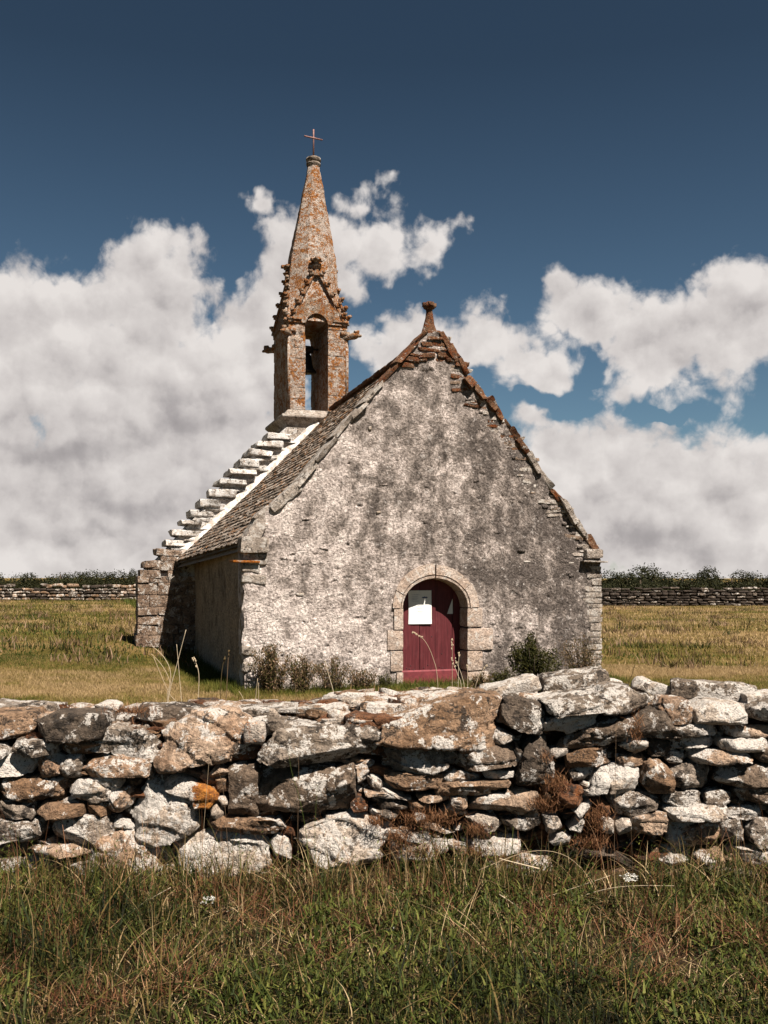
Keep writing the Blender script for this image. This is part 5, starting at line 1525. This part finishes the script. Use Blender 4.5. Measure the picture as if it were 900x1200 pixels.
tall_weeds()

# single stalks and tufts one can point at
def ray_down(px, py): return None
def tuft(name, base, tips, label, cat='grass stalk', rad=.0016, head=True, mat='straw', D=None):
    """base: (px,py,D) ; tips: list of pixel paths at distance D"""
    b = P(*base); zg = None
    root = empty(name, b); tag(root, label, cat)
    for path in tips:
        pts = [Vector(P(x, y, base[2])) - Vector(b) for x, y in path]
        # smooth
        out = []
        for i in range(len(pts) - 1):
            for q in range(5):
                t = q / 5
                p0 = pts[max(i - 1, 0)]; p1 = pts[i]; p2 = pts[i + 1]; p3 = pts[min(i + 2, len(pts) - 1)]
                out.append(.5 * ((2 * p1) + (p2 - p0) * t + (2 * p0 - 5 * p1 + 4 * p2 - p3) * t * t + (3 * p1 - p0 - 3 * p2 + p3) * t ** 3))
        out.append(pts[-1])
        mb = MB(); n = len(out); tube(mb, out, [rad * .72 * (1.1 - .5 * i / n) for i in range(n)], 5)
        o = mb.build('stalk', M[mat], root); a = o.data.attributes.new('tone', 'FLOAT', 'POINT'); a.data.foreach_set('value', np.full(len(o.data.vertices), random.uniform(.3, .9), dtype=np.float32))
        if head:
            mb = MB(); m = max(2, n // 4)
            for i in range(n - m, n):
                for s in range(3):
                    p = out[i] + Vector((random.uniform(-1, 1), random.uniform(-1, 1), random.uniform(-1, 1))) * rad * 2.0
                    rock(mb, p, (rad * 1.5, rad * 1.5, rad * 5), i + s, 1)
            oh = mb.build('seed_head', M[mat], o); a = oh.data.attributes.new('tone', 'FLOAT', 'POINT'); a.data.foreach_set('value', np.full(len(oh.data.vertices), .5, dtype=np.float32))
    return root
DW = 7.0                                             # just behind the wall
tuft('grass_tuft', (214, 905, DW), [[(198, 905), (197, 825), (200, 790), (192, 770), (178, 757)], [(206, 905), (196, 822), (199, 800), (190, 780), (177, 766)], [(190, 905), (197, 822), (207, 780), (218, 738)], [(232, 905), (212, 832), (198, 812), (180, 770)]], 'tuft of crossed bleached grass stalks behind the wall at the left', rad=.0042, head=False)
tuft('grass_stalk', (214, 905, DW), [[(214, 905), (213, 830), (210, 790), (207, 755)]], 'short straight bleached stalk beside the crossed tuft', rad=.0038, head=False)
tuft('grass_stalk', (232, 905, DW), [[(232, 905), (232, 830), (233, 790), (227, 771)]], 'single bent bleached stalk right of the crossed tuft', rad=.0045)
tuft('grass_stalk', (266, 905, DW), [[(262, 905), (266, 800), (268, 764)], [(257, 905), (259, 800), (263, 772)]], 'reddish dry dock stalk in front of the shaded chapel corner', rad=.0042, mat='dryleaf')
tuft('grass_stalk', (300, 905, DW), [[(298, 905), (299, 830), (302, 795)], [(303, 905), (303, 830), (303, 800)]], 'pair of upright bleached stalks before the left foot of the gable', rad=.0040, head=False)
tuft('grass_stalk', (288, 905, DW), [[(288, 905), (287, 830), (280, 810)]], 'short bleached stalk bent to the left before the gable corner', rad=.004, head=False)
tuft('grass_stalk', (393, 905, DW), [[(398, 905), (393, 825), (385, 790), (381, 775)]], 'leaning bleached stalk before the weeds midway along the gable', rad=.0040, head=False)
tuft('grass_stalk', (513, 905, DW), [[(514, 905), (513, 802), (507, 770), (497, 750), (484, 741)], [(530, 905), (530, 802), (530, 770), (530, 750)], [(537, 905), (537, 800), (538, 765)], [(548, 905), (545, 810), (533, 772)], [(552, 905), (556, 810), (570, 780)], [(545, 905), (548, 800), (547, 780)], [(540, 905), (541, 812), (536, 790), (529, 772)]], 'spray of thin bleached stalks standing in front of the red door', rad=.0034)
tuft('grass_stalk', (740, 905, 6.9), [[(738, 905), (735, 815), (741, 790), (745, 775)]], 'dark dry stalk above the right end of the wall top', rad=.0042, mat='dryleaf', head=False)
tuft('dry_grass_tuft', (765, 860, 6.1), [[(765, 860), (757, 822), (742, 808)], [(770, 860), (765, 822), (750, 800)], [(775, 870), (775, 830), (760, 812)], [(760, 855), (768, 830), (778, 815)]], 'curled dry grass on the right end of the wall top', rad=.0022, head=False)
# in front of the wall
DF = 5.55
tuft('seed_stalk', (350, 1075, DF), [[(352, 1075), (349, 980), (350, 900), (346, 800)]], 'tall thin brown stalk rising over the wall left of the middle', rad=.0016, mat='dryleaf')
tuft('seed_stalk', (240, 1075, DF), [[(232, 1075), (238, 980), (245, 890), (247, 843)]], 'thin pale stalk crossing the large pinkish capping slab', rad=.0016)
tuft('seed_stalk', (265, 1075, DF), [[(270, 1075), (266, 980), (262, 930), (257, 905)], [(237, 1075), (235, 1000), (233, 930)]], 'pair of short brown stalks right of the orange lichened stone', rad=.0016, mat='dryleaf')
tuft('seed_stalk', (720, 1080, DF), [[(722, 1080), (720, 1000), (721, 930), (722, 850)], [(742, 1080), (741, 1010), (738, 940)]], 'thin brown stalks before the right part of the wall', rad=.0015, mat='dryleaf')
tuft('green_weed', (365, 1060, DF), [[(372, 1060), (369, 990), (370, 950), (372, 920)], [(362, 1060), (360, 990), (352, 940), (342, 905), (338, 880)]], 'spindly green weed before the big whitish boulder', cat='weed', rad=.0022, mat='green', head=False)
for (px, py, sx) in ((640, 1060, 1), (475, 1085, -1)):
    pass
tuft('arching_stalk', (620, 1095, 5.3), [[(620, 1095), (660, 1060), (720, 1040), (790, 1038)], [(600, 1062), (650, 1048), (715, 1026)], [(560, 1020), (620, 998), (665, 1004), (700, 1040)]], 'long arching bleached stalks low at the right of the verge', rad=.0022, head=False)
tuft('broad_blade', (600, 1090, 5.2), [[(628, 1086), (605, 1062), (585, 1048)], [(615, 1090), (600, 1072), (588, 1054)], [(632, 1018), (600, 1010), (585, 1006)], [(480, 1095), (492, 1075), (498, 1060)]], 'curled pale broad grass blades low in the middle of the verge', rad=.0048, head=False)
tuft('fallen_grass_tuft', (240, 1085, 5.2), [[(215, 1090), (250, 1075), (285, 1060)], [(275, 1095), (300, 1078), (340, 1068)], [(130, 1085), (165, 1060), (200, 1040)]], 'fallen bleached stems in the verge at the left', rad=.003, head=False)

def leafy(root, px, py, n, D, rx, ry, size):
    rg = np.random.default_rng(px); b = np.array(root.location)
    P_ = np.array([P(px + rg.normal(0, rx), py + rg.normal(0, ry), D + rg.normal(0, .03)) for _ in range(n)]) - b
    a = rg.normal(0, 1, (n, 3)); a /= np.linalg.norm(a, axis=1, keepdims=True); c = np.cross(a, rg.normal(0, 1, (n, 3))); c /= np.linalg.norm(c, axis=1, keepdims=True)
    V = np.stack([P_ - a * size, P_ + c * size * .4, P_ + a * size, P_ - c * size * .4], 1).reshape(-1, 3)
    leaf_obj('leaf', V, np.arange(n * 4).reshape(-1, 4), np.repeat(rg.uniform(0, 1, n), 4), M['green'], root)

def umbel(px, py, D, r, label, name='wild_carrot', daisy=False):
    c = np.array(P(px, py, D)); z = float(hgt(c[0], c[1]))
    root = empty(name, (c[0], c[1] + .02, z)); tag(root, label, 'flower')
    h = c[2] - z; mb = MB(); tube(mb, [(0.02, 0, 0), (.005, 0, h * .5), (0, -.02, h - .015)], [.0028, .0024, .0018], 5)
    rg = np.random.default_rng(px)
    tips = []
    for k in range(24 if not daisy else 10):
        a = rg.uniform(0, 6.28); q = math.sqrt(rg.uniform(0, 1)) * r; tp = (math.cos(a) * q, -.02 + math.sin(a) * q * .8 - .25 * q, h + rg.uniform(-.004, .004) + .3 * math.sin(a) * q); tips.append(tp)
        tube(mb, [(0, -.02, h - .02), tp], [.0009, .0007], 4)
    s = mb.build('stem', M['green'], root); a = s.data.attributes.new('tone', 'FLOAT', 'POINT'); a.data.foreach_set('value', np.full(len(s.data.vertices), .6, dtype=np.float32))
    V = []; f = []
    for tp in tips:
        for j in range(9):
            p = np.array(tp) + rg.normal(0, r * .11, 3) * np.array((1, 1, .5)); a = rg.normal(0, 1, 3); a[2] *= .4; a /= np.linalg.norm(a); c2 = np.cross(a, (0, .3, 1)); c2 /= np.linalg.norm(c2)
            w = r * .11; V += [p - a * w, p + c2 * w, p + a * w, p - c2 * w]
    V = np.array(V); n = len(V) // 4
    leaf_obj('flower_head', V, np.arange(n * 4).reshape(-1, 4), np.repeat(rg.uniform(0, 1, n), 4), M['petal'], root)
umbel(736, 1027, 5.15, .045, 'white flat flower head low at the right of the verge')
umbel(244, 1054, 5.1, .036, 'white flat flower head low at the left of the verge')
umbel(458, 1088, 4.85, .018, 'tiny white daisy at the bottom of the verge near the middle', 'daisy', True)

# ================================================================= CAMERA, LIGHT, SKY
cam = bpy.data.cameras.new('camera'); co = bpy.data.objects.new('camera', cam); link(co)
cam.sensor_fit = 'HORIZONTAL'; cam.sensor_width = 36; cam.lens = 36 * F / 900; cam.shift_y = (HY - 600) / 900
cam.clip_start = .05; cam.clip_end = 5000
co.location = (0, 0, CAMZ); co.rotation_euler = (R(90), 0, 0)
bpy.context.scene.camera = co

EL = R(55.5); azn = R(18)
hx = math.cos(azn) * SN + math.sin(azn) * CN; hy = -math.cos(azn) * CN + math.sin(azn) * SN
sv = Vector((hx * math.cos(EL), hy * math.cos(EL), math.sin(EL)))
sun = bpy.data.lights.new('sun', 'SUN'); so = bpy.data.objects.new('sun', sun); link(so)
sun.energy = 5.0; sun.angle = R(.5); sun.color = (1, .92, .82)
so.rotation_euler = sv.to_track_quat('Z', 'Y').to_euler(); so.location = (5, -8, 14)

W = bpy.data.worlds.new('World'); bpy.context.scene.world = W
class WT(NT):
    def __init__(s, w): s.m = w; w.use_nodes = True; s.t = w.node_tree; s.t.nodes.clear()
t = WT(W)
sky = t.n('ShaderNodeTexSky', sky_type='NISHITA', sun_disc=False, sun_elevation=EL, sun_rotation=math.atan2(hx, hy), air_density=1.0, dust_density=.3, ozone_density=2.0)
gen = t.n('ShaderNodeTexCoord').outputs['Generated']
sp = t.n('ShaderNodeSeparateXYZ', ins={0: gen}); X_, Y_, Z_ = sp.outputs
az = t.math('ARCTAN2', X_, Y_)
el_ = t.math('ARCSINE', Z_)
# azimuth/elevation in units of 0.1 rad
Pv = t.n('ShaderNodeCombineXYZ', ins={0: t.math('MULTIPLY', az, 10), 1: t.math('MULTIPLY', el_, 10), 2: 0.0}).outputs[0]
def warp(vec, sc, amt, seed):
    n = t.n('ShaderNodeTexNoise', noise_dimensions='4D', ins={'Vector': vec, 'Scale': sc, 'Detail': 4.0, 'Roughness': .6, 'W': seed}).outputs['Color']
    d = t.n('ShaderNodeVectorMath', operation='SUBTRACT', ins={0: n, 1: (.5, .5, .5)}).outputs[0]
    d = t.n('ShaderNodeVectorMath', operation='SCALE', ins={0: d, 'Scale': amt}).outputs[0]
    return t.n('ShaderNodeVectorMath', operation='ADD', ins={0: vec, 1: d}).outputs[0]
Pw = warp(Pv, 1.1, .9, 1.0)
def blobs(lst, vec):
    acc = None
    for (px, py, rx, ry, s) in lst:
        a = math.atan((px - CX) / F); e = math.atan((HY - py) / F * math.cos(a))
        k = 10 / F
        d = t.n('ShaderNodeVectorMath', operation='SUBTRACT', ins={0: vec, 1: (a * 10, e * 10, 0)}).outputs[0]
        d = t.n('ShaderNodeVectorMath', operation='MULTIPLY', ins={0: d, 1: (1 / (rx * k), 1 / (ry * k), 0)}).outputs[0]
        l = t.n('ShaderNodeVectorMath', operation='LENGTH', ins={0: d}).outputs['Value']
        v = t.math('MULTIPLY', t.math('SUBTRACT', 1.0, l), s)
        acc = v if acc is None else t.n('ShaderNodeMath', operation='SMOOTH_MAX', ins={0: acc, 1: v, 2: .25}).outputs[0]
    return acc
CL = [(180, 352, 92, 92, 1), (50, 410, 150, 115, 1), (150, 305, 44, 44, .7), (200, 480, 190, 130, 1.2), (330, 310, 52, 78, 1), (302, 232, 22, 26, .6), (300, 400, 80, 90, 1), (375, 290, 50, 60, 1), (440, 292, 80, 42, .8), (500, 290, 38, 22, .55),
      (432, 232, 48, 22, .42), (462, 212, 20, 12, .4), (546, 262, 22, 16, .36), (410, 330, 40, 40, .6),
      (480, 400, 90, 48, .9), (570, 400, 80, 50, .9), (620, 430, 60, 40, .8), (700, 372, 90, 52, .9), (760, 400, 80, 80, 1), (665, 335, 26, 22, .6), (860, 380, 110, 90, 1), (735, 455, 50, 28, .6),
      (680, 560, 150, 88, 1), (820, 570, 160, 80, 1), (640, 500, 50, 26, .6), (560, 600, 170, 110, 1), (250, 620, 330, 110, 1), (60, 560, 200, 120, 1), (800, 650, 260, 50, .8), (-150, 450, 160, 200, 1), (-60, 640, 320, 90, 1.4), (680, 610, 200, 80, 1.6), (760, 560, 140, 60, 1.2), (900, 640, 260, 70, 1.5), (250, 660, 330, 60, 1.4), (1100, 500, 200, 150, 1)]
base = blobs(CL, Pw)
hole = blobs([(692, 425, 22, 20, .5), (655, 478, 50, 16, .5), (590, 470, 60, 12, .5), (262, 290, 18, 48, .8), (330, 520, 5, 5, .1), (770, 482, 40, 10, .8)], Pw)
f1 = t.n('ShaderNodeTexNoise', noise_dimensions='4D', ins={'Vector': Pv, 'Scale': 2.2, 'Detail': 7.0, 'Roughness': .62, 'Distortion': .3, 'W': 3.0}).outputs['Fac']
dens = t.math('ADD', base, t.math('MULTIPLY', t.math('SUBTRACT', f1, .5), 1.0))
Pq = warp(Pv, 2.5, .5, 2.0)
def puff(v, sc): return t.n('ShaderNodeTexVoronoi', feature='F1', ins={'Vector': v, 'Scale': sc}).outputs['Distance']
pu = t.math('ADD', t.math('MULTIPLY', t.math('SUBTRACT', .55, puff(Pq, 2.6)), .30), t.math('MULTIPLY', t.math('SUBTRACT', .50, puff(Pq, 6.5)), .20))
dens = t.math('ADD', dens, pu)
dens = t.math('SUBTRACT', dens, t.math('MULTIPLY', t.math('MAXIMUM', hole, 0.0), .9))
mask = t.step(dens, .10, .44)
# scattered fair-weather cloud elsewhere in the sky
# light and shade inside the cloud: relief of the billows seen from above
up = t.n('ShaderNodeVectorMath', operation='ADD', ins={0: Pv, 1: (.10, .22, 0)}).outputs[0]
def bill(v, sc=1.5): return t.n('ShaderNodeTexNoise', noise_dimensions='4D', ins={'Vector': v, 'Scale': sc, 'Detail': 6.0, 'Roughness': .55, 'W': 8.0}).outputs['Fac']
rel = t.math('MULTIPLY', t.math('SUBTRACT', bill(Pv, 1.0), bill(up, 1.0)), 2.0)
fl = t.n('ShaderNodeMapping', ins={'Vector': Pv, 'Scale': (.55, 1.7, 1)}).outputs[0]
lay = t.n('ShaderNodeTexNoise', noise_dimensions='4D', ins={'Vector': fl, 'Scale': .9, 'Detail': 6.0, 'Roughness': .55, 'W': 5.0}).outputs['Fac']
dark = blobs([(200, 490, 150, 60, 1), (170, 590, 190, 60, .9), (60, 520, 150, 90, .9), (740, 600, 160, 30, .9), (700, 640, 200, 40, .6), (760, 440, 60, 40, .5), (240, 640, 200, 40, .7)], Pw)
upq = t.n('ShaderNodeVectorMath', operation='ADD', ins={0: Pq, 1: (.05, .12, 0)}).outputs[0]
rel = t.math('ADD', t.math('MULTIPLY', rel, .8), t.math('MULTIPLY', t.math('SUBTRACT', puff(upq, 2.6), puff(Pq, 2.6)), .45))
lum = t.math('ADD', .80, rel)
lum = t.math('SUBTRACT', lum, t.math('MULTIPLY', t.math('MAXIMUM', dark, 0.0), .40))
lum = t.math('SUBTRACT', lum, t.math('MULTIPLY', t.math('SUBTRACT', lay, .45), .42))
lum = t.math('ADD', lum, t.math('MULTIPLY', t.math('SUBTRACT', 1.0, t.step(dens, .2, .9)), .10))
ccol = t.ramp(lum, [(.0, (.105, .098, .099)), (.35, (.158, .147, .146)), (.62, (.228, .213, .207)), (1.0, (.300, .283, .272))])
grade = t.mix(1.0, sky.outputs[0], c4((.215, .262, .265)), 'MULTIPLY')
# clearer, darker air overhead and paler air lower down
vv = t.n('ShaderNodeMapRange', ins={0: el_, 1: .05, 2: .50, 3: 1.95, 4: .86}).outputs[0]
hs = t.n('ShaderNodeHueSaturation', ins={'Saturation': .97, 'Value': vv, 'Color': grade}).outputs[0]
bg1 = t.n('ShaderNodeBackground', ins={'Color': hs, 'Strength': .05}).outputs[0]
bg2 = t.n('ShaderNodeBackground', ins={'Color': ccol, 'Strength': 1.0}).outputs[0]
mx = t.n('ShaderNodeMixShader', ins={0: mask, 1: bg1, 2: bg2}).outputs[0]
t.n('ShaderNodeOutputWorld', ins={0: mx})

sc = bpy.context.scene
sc.view_settings.view_transform = 'Standard'; sc.view_settings.look = 'None'; sc.view_settings.exposure = 1.4; sc.view_settings.gamma = 1
sc.cycles.max_bounces = 4; sc.cycles.diffuse_bounces = 2; sc.cycles.transparent_max_bounces = 4
